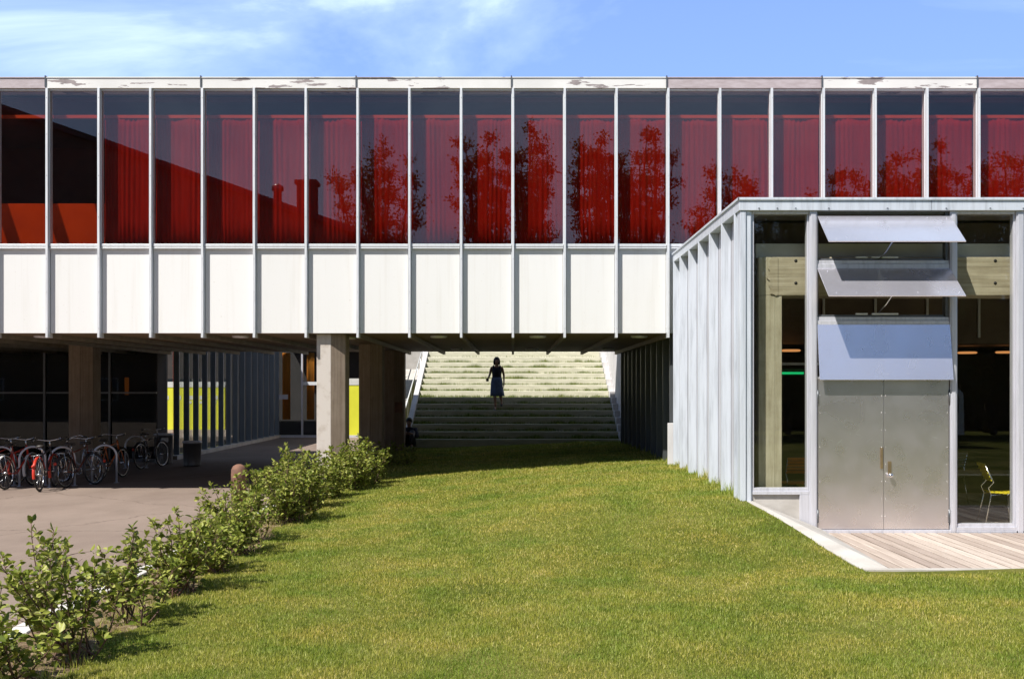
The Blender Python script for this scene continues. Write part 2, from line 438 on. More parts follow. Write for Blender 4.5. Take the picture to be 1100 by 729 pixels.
def mat_soil():
    m, nt, out = new_mat('bed_soil')
    p = nd(nt, 'ShaderNodeBsdfPrincipled', Roughness=.95); p.inputs['Specular IOR Level'].default_value = .1
    n = noise(nt, 6, 6, .7); r = ramp(nt, n.outputs['Fac'], [(.3, (.10, .065, .04)), (.5, (.20, .14, .085)), (.62, (.34, .26, .17))])
    nt.links.new(r.outputs['Color'], p.inputs['Base Color'])
    n2 = noise(nt, 30, 4); nt.links.new(bump(nt, n2.outputs['Fac'], .8, .03), p.inputs['Normal'])
    nt.links.new(p.outputs[0], out.inputs['Surface'])
    return m
M['soil'] = mat_soil()

def mat_planks():
    m, nt, out = new_mat('weathered_planks')
    p = nd(nt, 'ShaderNodeBsdfPrincipled', Roughness=.8); p.inputs['Specular IOR Level'].default_value = .3
    geo = nd(nt, 'ShaderNodeNewGeometry')
    r = ramp(nt, geo.outputs['Random Per Island'], [(0, (.36, .29, .25)), (.5, (.50, .42, .36)), (1, (.64, .56, .49))])
    n = noise(nt, 2.0, 6, .7, sc=(16, .8, 1)); r2 = ramp(nt, n.outputs['Fac'], [(.3, (.72, .68, .64)), (.65, (1.1, 1.1, 1.1))])
    nt.links.new(mixc(nt, r.outputs['Color'], r2.outputs['Color'], .9, 'MULTIPLY'), p.inputs['Base Color'])
    nt.links.new(bump(nt, n.outputs['Fac'], .3, .005), p.inputs['Normal'])
    nt.links.new(p.outputs[0], out.inputs['Surface'])
    return m
M['planks'] = mat_planks()

# ------------------------------------------------------------------ camera, sky, sun
cam = bpy.data.cameras.new('camera'); co = bpy.data.objects.new('camera', cam); col.objects.link(co)
co.location = (0, 0, EYE); co.rotation_euler = (R(90), 0, 0)
cam.sensor_width = 36; cam.lens = 36*1170/1100
cam.shift_x = -.0009; cam.shift_y = 52.0/1100
cam.clip_end = 3000; cam.clip_start = .05
scene.camera = co

SUN_TO = Vector((-.53, -.56, 1)).normalized()      # towards the sun
sun = bpy.data.lights.new('sun', 'SUN'); so = bpy.data.objects.new('sun', sun); col.objects.link(so)
sun.energy = 5.0; sun.angle = R(.53); sun.color = (1, .96, .90)
so.rotation_euler = SUN_TO.to_track_quat('Z', 'Y').to_euler()
so.location = (-20, -25, 40)
EL = math.asin(SUN_TO.z); AZ = math.atan2(SUN_TO.x, SUN_TO.y)

w = bpy.data.worlds.new('World'); scene.world = w; w.use_nodes = True
nt = w.node_tree; nt.nodes.clear()
wo = nd(nt, 'ShaderNodeOutputWorld'); bg = nd(nt, 'ShaderNodeBackground')
sky = nd(nt, 'ShaderNodeTexSky', sky_type='NISHITA'); sky.sun_disc = False
sky.sun_elevation = EL; sky.sun_rotation = AZ; sky.air_density = 1.0; sky.dust_density = .6; sky.ozone_density = 2.0
tc = nd(nt, 'ShaderNodeTexCoord'); mp = nd(nt, 'ShaderNodeMapping')
mp.inputs['Scale'].default_value = (1.1, 1.1, 2.6); mp.inputs['Rotation'].default_value = (0, R(22), R(10)); mp.inputs['Location'].default_value = (.35, .2, .1)
nt.links.new(tc.outputs['Generated'], mp.inputs['Vector'])
n1 = nd(nt, 'ShaderNodeTexNoise', Scale=1.7, Detail=9, Roughness=.56, Distortion=.55)
nt.links.new(mp.outputs['Vector'], n1.inputs['Vector'])
cr = ramp(nt, n1.outputs['Fac'], [(.46, (0, 0, 0)), (.54, (.28, .28, .28)), (.60, (.8, .8, .8)), (.70, (1, 1, 1))])
sp = nd(nt, 'ShaderNodeSeparateXYZ'); nt.links.new(tc.outputs['Generated'], sp.inputs[0])
vl = ramp(nt, sp.outputs['Z'], [(.0, (.85, .85, .85)), (.26, (.74, .74, .74)), (.36, (.60, .60, .60)), (.5, (.14, .14, .14)), (.7, (0, 0, 0))])     # thin veil, thicker towards the horizon
yr = nd(nt, 'ShaderNodeMapRange'); nt.links.new(sp.outputs['Y'], yr.inputs['Value'])
yr.inputs['From Min'].default_value = -.5; yr.inputs['From Max'].default_value = .6; yr.inputs['To Min'].default_value = .3; yr.inputs['To Max'].default_value = 1.0
vf = mixc(nt, (0, 0, 0), vl.outputs['Color'], yr.outputs['Result'])
m1 = mixc(nt, sky.outputs[0], (6.0, 10.0, 21.5), vf)
mx = mixc(nt, m1, (13.5, 17.0, 21.0), mixc(nt, (0, 0, 0), cr.outputs['Color'], yr.outputs['Result']))
nt.links.new(mx, bg.inputs['Color']); bg.inputs['Strength'].default_value = .05
nt.links.new(bg.outputs[0], wo.inputs['Surface'])
scene.view_settings.view_transform = 'Standard'; scene.view_settings.look = 'None'
scene.view_settings.exposure = .45; scene.view_settings.gamma = 1
scene.render.engine = 'CYCLES'
scene.cycles.use_denoising = True
scene.cycles.max_bounces = 10; scene.cycles.transparent_max_bounces = 32
scene.cycles.caustics_reflective = False; scene.cycles.caustics_refractive = False
scene.cycles.sample_clamp_indirect = 6

# ------------------------------------------------------------------ ground
def lerp(a, b, t): return a + (b-a)*t
def sstep(a, b, x):
    t = np.clip((np.asarray(x, dtype=float)-a)/(b-a), 0, 1)
    return t*t*(3-2*t)
BACK = D*1.506          # rear face of the bridge
Y0 = 32.0               # foot of the grassy steps
def edge_x(Y):          # right border of the lawn
    Y = np.asarray(Y, dtype=float)
    t = np.clip((Y-11.85)/(14.93-11.85), 0, 1)
    return np.where(Y < 11.745, 15.0, np.where(Y < 14.93, 3.80+(3.16-3.80)*t, 3.2))
def left_x(Y):
    Y = np.asarray(Y, dtype=float)
    return np.where(Y < 22, -3.2-.008*(Y-6), -3.17+0*Y) + .10*np.sin(Y*1.9)+.06*np.sin(Y*4.7+1)
def lawn_z(X, Y):
    X = np.asarray(X, dtype=float); Y = np.asarray(Y, dtype=float)
    zl = .08 + .14*sstep(14, 22, Y) + .12*sstep(22, 32, Y)
    t = np.clip((Y-11.85)/(14.93-11.85), 0, 1)
    zr = np.where(Y < 15, .14 + .45*t, .59 + .01*sstep(15, 17, Y) - .09*sstep(22, 32, Y))
    u = sstep(-3.2, 3.3, X)
    return zl + (zr-zl)*u + .012*np.sin(X*2.1+Y*.7)+.012*np.sin(Y*1.7-X*.9)

b = MB(); b.add([(-600,-600,-.08),(600,-600,-.08),(600,900,-.08),(-600,900,-.08)], [(0,1,2,3)])
tag(b.build('ground', M['lawn']), kind='structure')
b = MB(); b.box(-60, -4.22, -14, 75, -.06, 0)
b.box(-4.22, -3.3, 21.6, 75, -.062, -.002)
tag(b.build('path', M['path']), kind='structure')
# soil bed under the shrubs
ys = np.linspace(1.5, 33, 160); us = np.linspace(0, 1, 14)
V = []; F = []
for i, y in enumerate(ys):
    xr = float(left_x(y))+.25
    for j, u in enumerate(us):
        x = lerp(-4.03, xr, u)
        V.append((x, y, .045+.035*math.sin(x*9+y*3)*math.sin(y*5.3)+.02*rng.random() if u < .9 else .06))
for i in range(len(ys)-1):
    for j in range(len(us)-1):
        a = i*len(us)+j; F.append((a, a+1, a+len(us)+1, a+len(us)))
b = MB(); b.add(V, F, 0, True); tag(b.build('planting_bed', M['soil']), kind='structure')
b = MB()
y = -3.0
while y < 21.4:
    b.box(-4.22, -4.02, y+.004, y+.996, -.05, .085+.006*rng.random()); y += 1.0
tag(b.build('kerb', M['kerb'], bevel=.012), kind='structure')
# lawn sheet
ys = np.concatenate([np.linspace(-3, 11.744, 75), np.linspace(11.746, Y0+.2, 105)]); us = np.linspace(0, 1, 60)
V = []; F = []
for y in ys:
    xl, xr = float(left_x(y)), float(edge_x(y))
    xs = xl+(xr-xl)*us
    zs = lawn_z(xs, np.full_like(xs, y))
    V += [(float(x), float(y), float(z)) for x, z in zip(xs, zs)]
for i in range(len(ys)-1):
    if i == 74: continue
    for j in range(len(us)-1):
        a = i*len(us)+j; F.append((a, a+1, a+len(us)+1, a+len(us)))
b = MB(); b.add(V, F, 0, True); tag(b.build('lawn', M['lawn']), kind='structure')

# grass blades: one mass, denser and finer near the camera
def blades(X, Y, Z, L, W, lean=.55):
    n = len(X)
    a = nr.uniform(0, 2*np.pi, n); la = nr.uniform(0, 2*np.pi, n); le = np.abs(nr.normal(0, lean, n)).clip(0, 1.4)
    h = L*np.cos(le*.8); o = L*np.sin(le*.8)
    wx, wy = np.cos(a)*W/2, np.sin(a)*W/2
    v = np.empty((n, 3, 3))
    v[:, 0] = np.stack([X-wx, Y-wy, Z-.004], 1); v[:, 1] = np.stack([X+wx, Y+wy, Z-.004], 1)
    v[:, 2] = np.stack([X+np.cos(la)*o, Y+np.sin(la)*o, Z+h], 1)
    return v.reshape(-1, 3)
def pn(X, Y, s, k=0):    # cheap smooth noise
    return (np.sin(X*s+1.3*k+np.sin(Y*s*.7+k))*np.cos(Y*s*.9-.6*k+1.7*np.sin(X*s*.6+2*k)) + .5*np.sin(X*s*2.3+k)*np.sin(Y*s*2.1+2.2*k))/1.5
VV = []
for y0 in np.arange(4.5, 32.5, .5):
    y1 = y0+.5; ym = y0+.25
    xl, xr = float(left_x(ym)), min(float(edge_x(ym)), .52*ym+.9)
    xl = max(xl, -.55*ym-.9)
    dens = 9600*(7.5/max(ym, 6.5))**1.35
    n = int(dens*(xr-xl)*.5)
    X = nr.uniform(xl-.05, xr, n); Y = nr.uniform(y0, y1, n)
    k = (X < edge_x(Y)-.01) & (X > left_x(Y)-.06*nr.random(n))
    k &= nr.random(n) > .75*np.clip(pn(X, Y, 1.7, 9)*1.6-.75, 0, 1)        # worn, thinner spots
    X, Y = X[k], Y[k]; n = len(X)
    thick = pn(X, Y, 2.2, 1)+.6*pn(X, Y, 6, 3)
    L = nr.uniform(.012, .034, n)*(1+.3*thick)*(1+.25*(ym/20))
    nearwall = np.exp(-np.maximum(0, edge_x(Y)-X)/.10)*(Y > 15)*nr.random(n)**2*np.clip(pn(X, Y, 3.1, 5)+.9, 0, 1.5)
    tuft = np.clip(pn(X, Y, 3.7, 4)*pn(X, Y, 9.1, 2)*3-1.2, 0, 1)*(nr.random(n) < .35)
    L = L+nearwall*.20+tuft*.035
    W = nr.uniform(.0042, .0078, n)*(max(ym, 7)/7.5)**.75
    VV.append(blades(X, Y, lawn_z(X, Y), L, W, .85))
n = 9000
Y = nr.uniform(5, 22, n); X = left_x(Y)-np.abs(nr.normal(0, .28, n)); k = (X > -3.98) & (nr.random(n) < np.clip(.5+.8*pn(X, Y, 3.3, 6), .05, 1)); X, Y = X[k], Y[k]
VV.append(blades(X, Y, .05+.03*(lawn_z(X, Y)-.05), nr.uniform(.03, .11, len(X)), nr.uniform(.006, .011, len(X)), .6))
v = np.concatenate(VV); t = np.arange(len(v), dtype=np.int32).reshape(-1, 3)
tag(np_mesh('grass', v, t, M['grass']), 'short sunlit lawn grass in front of the bridge', 'grass', kind='stuff')

# ------------------------------------------------------------------ the long bridge building
SOF = 3.156; PT = 4.78; WB = 4.885; WT = 7.885; TOP = 8.10
G = D               # glass plane
bridge = empty('bridge_building', (0, D, 0), 'long white panelled bridge building with a band of red-curtained windows spanning the lawn', 'building')
N0, N1 = -24, 17
for i in range(N0, N1):
    b = MB(); ta, tb_ = rng.uniform(-.0011, .0011), rng.uniform(-.0006, .0006); b.box(i+.03, i+.97, G, G+.012, WB, WT)      # no pane hangs quite true
    b.v = [(x, y+ta*(x-i-.5)+tb_*(z-6.4), z) for x, y, z in b.v]; b.build('window_pane', M['win_glass'], bridge)
    b = MB(); b.box(i+.034, i+.966, G+.005, G+.045, SOF+.004, PT-.012); b.build('spandrel_panel', M['white_panel'], bridge, .003)
for i in range(N0, N1+1):
    b = MB()
    b.box(i-.021, i+.021, G-.105, G+.135, SOF-.085, WT-.002)     # one deep fin from soffit to coping, continuing behind the glass
    b.box(i-.03, i+.03, G-.018, G-.004, SOF+.01, WT-.004)
    for z in (SOF+.10, SOF+.8, 4.6, 5.4, 6.2, 7.0, 7.7):
        b.lathe([(.008, -.002), (.008, .002)], (i, G-.106, z), 8)
    b.build('mullion', M['alu_white'], bridge)
for i in range(N0, N1):
    b = MB(); b.box(i+.031, i+.969, G-.03, G+.05, WT-.035, WT-.003); b.build('head_rail', M['alu_white'], bridge, .003)
    b = MB()
    b.box(i+.031, i+.969, G-.062, G+.06, WB-.052, WB-.002)
    b.box(i+.031, i+.969, G-.03, G+.06, WB-.064, WB-.052)
    b.box(i+.031, i+.969, G-.058, G+.05, PT+.012, PT+.041)
    b.box(i+.031, i+.969, G-.004, G+.05, PT-.012, PT+.012)
    b.build('transom', M['alu_white'], bridge, .003)
seg = [-24.04, -21.03, -18.03, -15.03, -12.03, -9.03, -6.03, -3.03, -.03, 2.97, 5.97, 8.97, 11.97, 14.97, 17.04]
for k in range(len(seg)-1):
    b = MB(); b.box(seg[k]+.004, seg[k+1]-.004, G-.075, G+.35, WT, TOP-.02)
    b.box(seg[k]+.004, seg[k+1]-.004, G-.09, G+.35, TOP-.02, TOP)
    b.build('parapet_panel', M['coping_bare'] if seg[k] in (2.97, 8.97, -12.03) else M['coping'], bridge, .004,
            'greyish bare metal parapet length' if seg[k] in (2.97, 8.97, -12.03) else None)
    b = MB(); b.box(seg[k]-.012, seg[k]+.012, G-.097, G+.36, WT+.02, TOP+.025); b.build('joint_strip', M['steel_dark'], bridge)
b = MB()
b.box(-24.06, 17.06, G+.05, BACK, SOF, SOF+.12)
b.build('soffit', M['soffit'], bridge)
for i in range(N0, N1+1):
    b = MB(); b.box(i-.03, i+.03, G+.136, BACK, SOF-.085, SOF-.001); b.build('soffit_rib', M['rib'], bridge)
b = MB()
b.box(-24.06, 17.06, G+.35, BACK, TOP-.22, TOP-.03); b.build('roof', M['coping_bare'], bridge)
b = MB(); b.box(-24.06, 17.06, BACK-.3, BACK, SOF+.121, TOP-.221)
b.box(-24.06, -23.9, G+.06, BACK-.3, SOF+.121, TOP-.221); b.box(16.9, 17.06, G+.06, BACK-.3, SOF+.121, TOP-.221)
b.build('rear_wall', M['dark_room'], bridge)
b = MB(); b.box(-23.89, 16.89, G+.061, BACK-.31, PT-.2, PT-.03); b.build('upper_floor', M['room_floor'], bridge)
b = MB(); b.box(-23.89, 16.89, G+.36, BACK-.31, WT-.16, WT-.06); b.build('ceiling', M['dark_red'], bridge)
b = MB(); b.box(-23.89, 16.89, 25.6, 25.75, PT-.02, WT-.17); b.build('inner_wall', M['dark_red'], bridge)
b = MB(); b.box(-23.9, 16.9, G+.172, G+.21, 7.375, 7.43)
b.box(-23.9, 16.9, G+.170, G+.212, 7.365, 7.375)
b.build('curtain_rail', M['curtain_rail'], bridge, .004)

ORD = ['first', 'second', 'third', 'fourth', 'fifth', 'sixth', 'seventh', 'eighth', 'ninth', 'tenth', 'eleventh', 'twelfth', 'thirteenth',
       'fourteenth', 'fifteenth', 'sixteenth', 'seventeenth', 'eighteenth', 'nineteenth', 'twentieth']
def curtain(x0, x1, label, seed):
    q = random.Random(seed)
    n = int((x1-x0)*90); V = []; F = []
    ph = q.uniform(0, 6); zs = [PT-.01, 5.4, 6.1, 6.8, 7.2, 7.37]
    per = q.uniform(.085, .11)
    for j, z in enumerate(zs):
        amp = .011*(1.0 if j < 4 else .8)
        for i in range(n+1):
            x = x0+(x1-x0)*i/n
            d = amp*math.sin(2*math.pi*x/per+ph+1.6*math.sin(x*6.1+ph)+.12*z)*(.6+.4*math.sin(x*9.7+2*ph)) + .009*math.sin(x*11.3+ph+z*.25) + .006*math.sin(x*4.1+2*ph)
            V.append((x+.012*math.sin(z*1.3+x*9+ph), G+.19+d, z))
    for j in range(len(zs)-1):
        for i in range(n):
            a = j*(n+1)+i; F.append((a, a+1, a+n+2, a+n+1))
    b = MB(); b.add(V, F, 0, True)
    o = b.build('curtain', M['curtain'])
    s = o.modifiers.new('thickness', 'SOLIDIFY'); s.thickness = .004
    tag(o, label, 'curtain', 'red curtains behind the upper windows')
for i in range(-8, 10):
    k = i+10
    x1 = i+.985 if i < 9 else 16.8
    extra = {-8: ', beside the orange boards', 9: ', cut off'}.get(i, '')
    curtain(i+.015, x1, f'pleated red curtain behind the {ORD[k]} upper window from the left{extra}', 100+i)
# orange boards stand behind the first windows, tilted back at the foot
for (x0, x1, lab) in ((-23.8, -9.34, 'tilted orange board behind the first upper window, at the left edge'),
                      (-9.33, -8.12, 'tilted orange board behind the second upper window, next to the red curtains')):
    b = MB()
    zt, zb = 5.80, PT-.025
    yt, yb = G+.77, G+1.02
    b.hexa([(x0,yb,zb),(x1,yb,zb),(x1,yb+.05,zb),(x0,yb+.05,zb),(x0,yt,zt),(x1,yt,zt),(x1,yt+.05,zt),(x0,yt+.05,zt)])
    o = b.build('orange_board', M['orange_board'], bevel=.006)
    tag(o, lab, 'board', 'orange boards behind the upper windows')
# recessed downlights in the soffit
n_l = 0
for (x, yy, lab) in ((-1.5, 22.0, 'round ceiling light in the soffit, front row, left of the middle'), (.5, 22.0, 'round ceiling light in the soffit, front row, near the middle'),
                (2.55, 22.0, 'round ceiling light in the soffit, front row, next to the metal wall'), (-1.5, 29.2, 'round ceiling light in the soffit, rear row over the left side of the steps'),
                (.5, 29.2, 'round ceiling light in the soffit, rear row over the walking woman'), (2.55, 29.2, 'round ceiling light in the soffit, rear row over the right side of the steps'),
                (-3.42, 22.6, 'round ceiling light in the soffit right of the sunlit pillar'), (-5.5, 22.0, 'round ceiling light in the soffit left of the sunlit pillar'), (-9.5, 22.0, 'round ceiling light in the soffit above the bicycles')):
    t = empty('ceiling_light', (x, yy, SOF), lab, 'light', 'lights in the soffit')
    b = MB(); b.lathe([(.17, -.001), (.17, -.03), (.14, -.045), (.12, -.045), (.12, -.005)], (x, yy, SOF), 20); b.build('trim_ring', M['alu_frame'], t)
    b = MB(); b.lathe([(.11, -.02), (.09, -.035), (.0, -.04)], (x, yy, SOF), 16); b.build('lens', M['brass'], t)

# ------------------------------------------------------------------ concrete pillars
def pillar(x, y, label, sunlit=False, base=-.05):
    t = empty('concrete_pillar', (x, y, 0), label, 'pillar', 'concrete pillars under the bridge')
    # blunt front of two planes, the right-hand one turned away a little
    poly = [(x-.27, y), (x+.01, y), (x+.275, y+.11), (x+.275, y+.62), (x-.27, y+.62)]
    b = MB(); b.prism([poly[0], poly[1], (x+.01, y+.62), poly[4]], 'z', base, SOF-.001); b.build('smooth_half', M['pillar_smooth'] if sunlit else M['pillar'], t, .008)  # pillars out of the sun take the darker concrete: shade put into colour
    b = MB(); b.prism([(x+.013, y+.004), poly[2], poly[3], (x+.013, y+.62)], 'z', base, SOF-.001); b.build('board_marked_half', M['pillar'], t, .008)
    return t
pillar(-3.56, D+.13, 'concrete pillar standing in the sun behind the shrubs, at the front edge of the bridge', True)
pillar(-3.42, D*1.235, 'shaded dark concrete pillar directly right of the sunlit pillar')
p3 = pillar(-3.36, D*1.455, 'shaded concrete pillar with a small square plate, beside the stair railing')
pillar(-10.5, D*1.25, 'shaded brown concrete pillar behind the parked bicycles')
b = MB(); b.box(-3.33, -3.12, D*1.455-.006, D*1.455+.03, 1.40, 1.70)
b.build('plate', M['rust'], p3)

# ------------------------------------------------------------------ glass and metal pavilion on the right
YP = 14.93
pav = empty('glass_pavilion', (3.2, YP, 0), 'low glass and metal pavilion with top hung flaps and a double metal door', 'pavilion')
RZ, FZ = 4.683, 4.515
XR = 15.0
b = MB()
b.box(3.08, 5.70, YP-.10, YP+.25, FZ, RZ); b.box(5.705, 10, YP-.10, YP+.25, FZ, RZ); b.box(10.005, XR, YP-.10, YP+.25, FZ, RZ)
b.box(3.08, 3.45, YP+.252, D-.14, FZ, RZ)
b.box(3.06, XR, YP-.12, YP-.10, RZ-.03, RZ+.006); b.box(3.06, 3.08, YP-.12, D-.14, RZ-.03, RZ+.006)
b.build('roof_fascia', M['zinc'], pav, .004)
b = MB(); b.box(3.45, XR, YP+.25, D+.04, FZ+.02, RZ-.02); b.build('flat_roof', M['coping_bare'], pav)
b = MB()
for x in (3.35, 3.6, 3.85, 4.3, 5.1, 5.9, 6.5, 6.95): b.lathe([(.012, -.003), (.012, .003)], (x, YP-.102, FZ+.03), 8)
b.build('rivets', M['steel_dark'], pav)
def pz(py): return EYE-(py-416.5)/78.4
def post(x0, x1, z0, z1=FZ, y0=-.06, y1=.10):
    b = MB(); b.box(x0, x1, YP+y0, YP+y1, z0, z1-.002)
    b.box(x0+.018, x1-.018, YP+y0-.012, YP+y0, z0, z1-.03)
    b.build('frame_post', M['alu_frame'], pav, .004)
b = MB()
b.box(3.10, 3.175, YP-.085, YP+.12, .45, FZ-.002); b.box(3.178, 3.25, YP-.06, YP+.12, .45, FZ-.002); b.box(3.252, 3.275, YP-.03, YP+.12, .45, FZ-.002)
b.build('corner_post', M['zinc'], pav, .004)
post(4.05, 4.155, .11); post(5.972, 6.06, .11); post(6.875, 6.985, .11)
for x in (8.0, 9.0, 10.0, 11.0, 12.0, 13.0, 14.0): post(x, x+.1, .11)
def rails(x0, x1, z0, z1, name='window_frame', mat=None):
    b = MB()
    b.box(x0, x1, YP-.05, YP+.10, z0, z0+.045); b.box(x0, x1, YP-.02, YP+.10, z0+.045, z0+.09)
    b.box(x0, x1, YP-.035, YP+.10, z1-.035, z1)
    b.box(x0, x0+.022, YP-.02, YP+.09, z0+.09, z1-.035); b.box(x1-.022, x1, YP-.02, YP+.09, z0+.09, z1-.035)
    return b.build(name, mat or M['alu_frame'], pav, .003)
for (x0, x1, z0) in ((3.277, 4.048, .645), (6.062, 6.873, .155), (6.987, 7.998, .155)) + tuple((x+.102, x+.998, .155) for x in (8.0, 9.0, 10.0, 11.0, 12.0, 13.0)):
    f = rails(x0, x1, z0, FZ-.003)
    b = MB(); b.box(x0+.024, x1-.024, YP+.02, YP+.03, z0+.092, FZ-.04); b.build('pane', M['pav_glass'], f)
# base below the first window and threshold below the door
b = MB(); b.box(3.28, 4.048, YP-.01, YP+.2, -.05, .643); b.build('base_wall', M['concrete'], pav)
b = MB(); b.box(3.92, 4.05, YP-.05, YP+.05, .1, .642); b.build('jamb', M['alu_frame'], pav, .003)
b = MB(); b.box(4.157, 5.97, YP-.10, YP+.12, .10, .165); b.box(4.05, XR, YP-.07, YP+.12, .08, .108); b.box(6.06, XR, YP-.06, YP+.12, .109, .153)
b.build('threshold', M['alu_frame'], pav, .004)
# double door
for s, (x0, x1) in enumerate(((4.172, 5.064), (5.068, 5.957))):
    b = MB(); b.box(x0, x1, YP-.045, YP-.002, .172, 2.215)
    for z in np.arange(.35, 2.2, .235):
        for x in (x0+.025, x1-.025): b.ellipsoid((x, YP-.046, z), (.007, .004, .007), 8, 5)
    d = b.build('door', M['alu_sheet'], pav, .003)
    if s == 0:
        b = MB(); b.box(x1-.045, x1-.008, YP-.062, YP-.046, 1.0, 1.29); b.box(x1-.038, x1-.015, YP-.068, YP-.062, 1.02, 1.27); b.build('pull_plate', M['brass'], d, .003)
    else:
        b = MB(); b.box(x0+.055, x0+.10, YP-.062, YP-.046, .93, 1.10); b.build('lock_plate', M['brass'], d, .003)
        b = MB(); b.lathe([(.012, 0), (.012, .02)], (x0+.077, YP-.06, .90), 10); b.ellipsoid((x0+.077, YP-.10, .91), (.032, .028, .032), 14, 10); b.tube([(x0+.077, YP-.045, .91), (x0+.077, YP-.085, .91)], .013); b.build('door_knob', M['chrome'], d)
    hx = x0-.006 if s == 0 else x1+.006
    for z in (.35, 1.98):
        b = MB(); b.tube([(hx, YP-.055, z-.09), (hx, YP-.055, z+.09)], .011); b.build('hinge', M['steel_dark'], d)
# vent bays above the door
for (z0, z1) in ((3.73, 3.845), (2.955, 3.07), (2.222, 2.26)):
    b = MB(); b.box(4.157, 5.97, YP-.04, YP+.10, z0, z0+(z1-z0)*.55); b.box(4.157, 5.97, YP-.02, YP+.10, z0+(z1-z0)*.55+.002, z1); b.build('vent_rail', M['alu_frame'], pav, .004)
for (z0, z1) in ((3.847, FZ-.003), (3.072, 3.728)):
    b = MB(); b.box(4.157, 4.185, YP-.01, YP+.10, z0, z1); b.box(5.925, 5.968, YP-.01, YP+.10, z0, z1); b.box(4.187, 5.923, YP+.02, YP+.09, z1-.03, z1); b.box(4.187, 5.923, YP+.02, YP+.09, z0, z0+.03)
    b.build('vent_frame', M['steel_dark'], pav, .003)
    b = MB(); b.box(4.70, 4.86, YP-.012, YP+.03, z0+.03, z0+.052); b.box(4.92, 5.28, YP-.012, YP+.03, z0+.03, z0+.052); b.build('vent_latch', M['alu_white'], pav, .003)
def flap(zh, out, drop, name='vent_flap'):
    L = math.hypot(out, drop)
    y0, z0 = YP-.045, zh; y1, z1 = y0-out, zh-drop
    nx, nz = -drop/L*.014, out/L*.014     # thickness along the normal
    b = MB()
    X0, X1 = 4.162, 5.975
    b.hexa([(X0,y0,z0),(X1,y0,z0),(X1,y0-nx,z0-nz),(X0,y0-nx,z0-nz),(X0,y1,z1),(X1,y1,z1),(X1,y1-nx,z1-nz),(X0,y1-nx,z1-nz)])
    for q in (.12, .9):
        for x in np.arange(X0+.12, X1, .27): b.ellipsoid((x, y0-out*q+nx*.2, z0-drop*q+nz*.2), (.008, .006, .006), 8, 5)
    return b.build(name, M['alu_flap'], pav, .003)
for zh in (4.453, 3.735):
    f = flap(zh, .53, .42)
    b = MB()
    b.tube([(5.02, YP+.03, zh-.60), (5.08, YP-.10, zh-.50), (5.12, YP-.24, zh-.38), (5.15, YP-.36, zh-.315)], .011)
    b.build('stay_arm', M['chrome'], f)
flap(2.965, .12, .755)
# side wall of deep fins towards the lawn and along the passage
ys_f = [15.12, 16.05, 17.05, 18.05, 19.05, 20.05, 20.86]
for k, y in enumerate(ys_f):
    b = MB(); b.box(3.075, 3.215, y, y+.055, .30, FZ-.003); b.box(3.19, 3.215, y+.055, y+.14, .30, FZ-.004)
    b.build('side_fin', M['zinc'], pav, .004)
for k in range(len(ys_f)-1):
    b = MB(); b.box(3.218, 3.26, ys_f[k]-.02, ys_f[k+1]-.024, .30, FZ-.004); b.build('side_panel', M['zinc_panel'], pav)
b = MB(); b.box(3.218, 3.26, ys_f[-1]-.02, D-.13, .3, FZ-.004); b.build('side_panel', M['zinc_panel'], pav)
y = D+.35
while y < BACK:
    b = MB(); b.box(3.09, 3.215, y, y+.06, .25, SOF-.001); b.build('passage_fin', M['steel_dark'], pav, .004)
    y += .97
b = MB(); b.box(3.217, 3.30, D+.0, BACK, .2, SOF-.002); b.build('passage_wall', M['steel_dark'], pav)
b = MB(); b.box(3.0, 3.2, D-.10, D+.03, .45, 1.42); b.box(3.085, 3.2, D+.031, D+.09, .45, 1.42); b.build('white_upstand', M['stair_wall'], pav, .006)
# inside
b = MB(); b.box(3.3, XR, YP+.13, BACK, -.02, .125); b.build('inner_floor', M['room_floor'], pav)
b = MB()
x = 3.35
while x < XR-.2:
    b.box(x, x+.135, YP+.14, YP+5.4, .126, .14); x += .143
b.build('inner_deck', M['planks'], pav)
b = MB(); b.box(3.31, XR, 27.0, 27.2, .13, SOF); b.box(XR-.1, XR, YP+.3, 27, .13, FZ); b.build('back_wall', M['brown_room'], pav)
b = MB(); b.box(3.31, XR, D+.06, 27.0, SOF-.20, SOF-.05); b.box(3.5, XR, YP+.9, D+.04, FZ-.35, FZ-.02); b.box(3.31, XR, D-.06, D+.04, SOF-.2, FZ); b.build('inner_ceiling', M['brown_room'], pav)
YQ = YP+.21
b = MB(); b.box(3.415, 3.74, YQ, YQ+.55, .13, 3.382); b.build('portal_column', M['portal'], pav, .008)
b = MB(); b.box(3.60, XR-.12, YQ-.01, YQ+.55, 3.384, 3.916); b.build('portal_beam', M['portal_beam'], pav, .008)
b = MB(); b.box(3.415, 3.598, YQ, YQ+.55, 3.384, 3.916); b.build('portal_corner', M['portal'], pav, .006)
b = MB()
jag = [(3.60,3.91),(3.56,3.86),(3.578,3.81),(3.535,3.77),(3.57,3.72),(3.55,3.67),(3.515,3.635),(3.57,3.58),(3.545,3.53),(3.58,3.47),(3.57,3.41),(3.62,3.40),(3.65,3.38),(3.68,3.392),(3.68,3.91)]
b.prism(jag[::-1], 'y', YQ-.018, YQ-.011); b.build('beam_patch', M['portal_beam'], pav)
b = MB(); b.box(3.40, XR-.12, YQ+.10, YQ+.55, 3.92, 4.115); b.build('pale_lintel', M['pale_band'], pav)
for k, (x, z) in enumerate(((3.93, 3.865), (3.93, 3.555), (6.70, 3.865), (6.70, 3.555))):
    b = MB(); b.tube([(x, YQ-.014, z), (x, YQ-.004, z)], .022, 12); b.build('tie_hole', M['black_rubber'], pav)

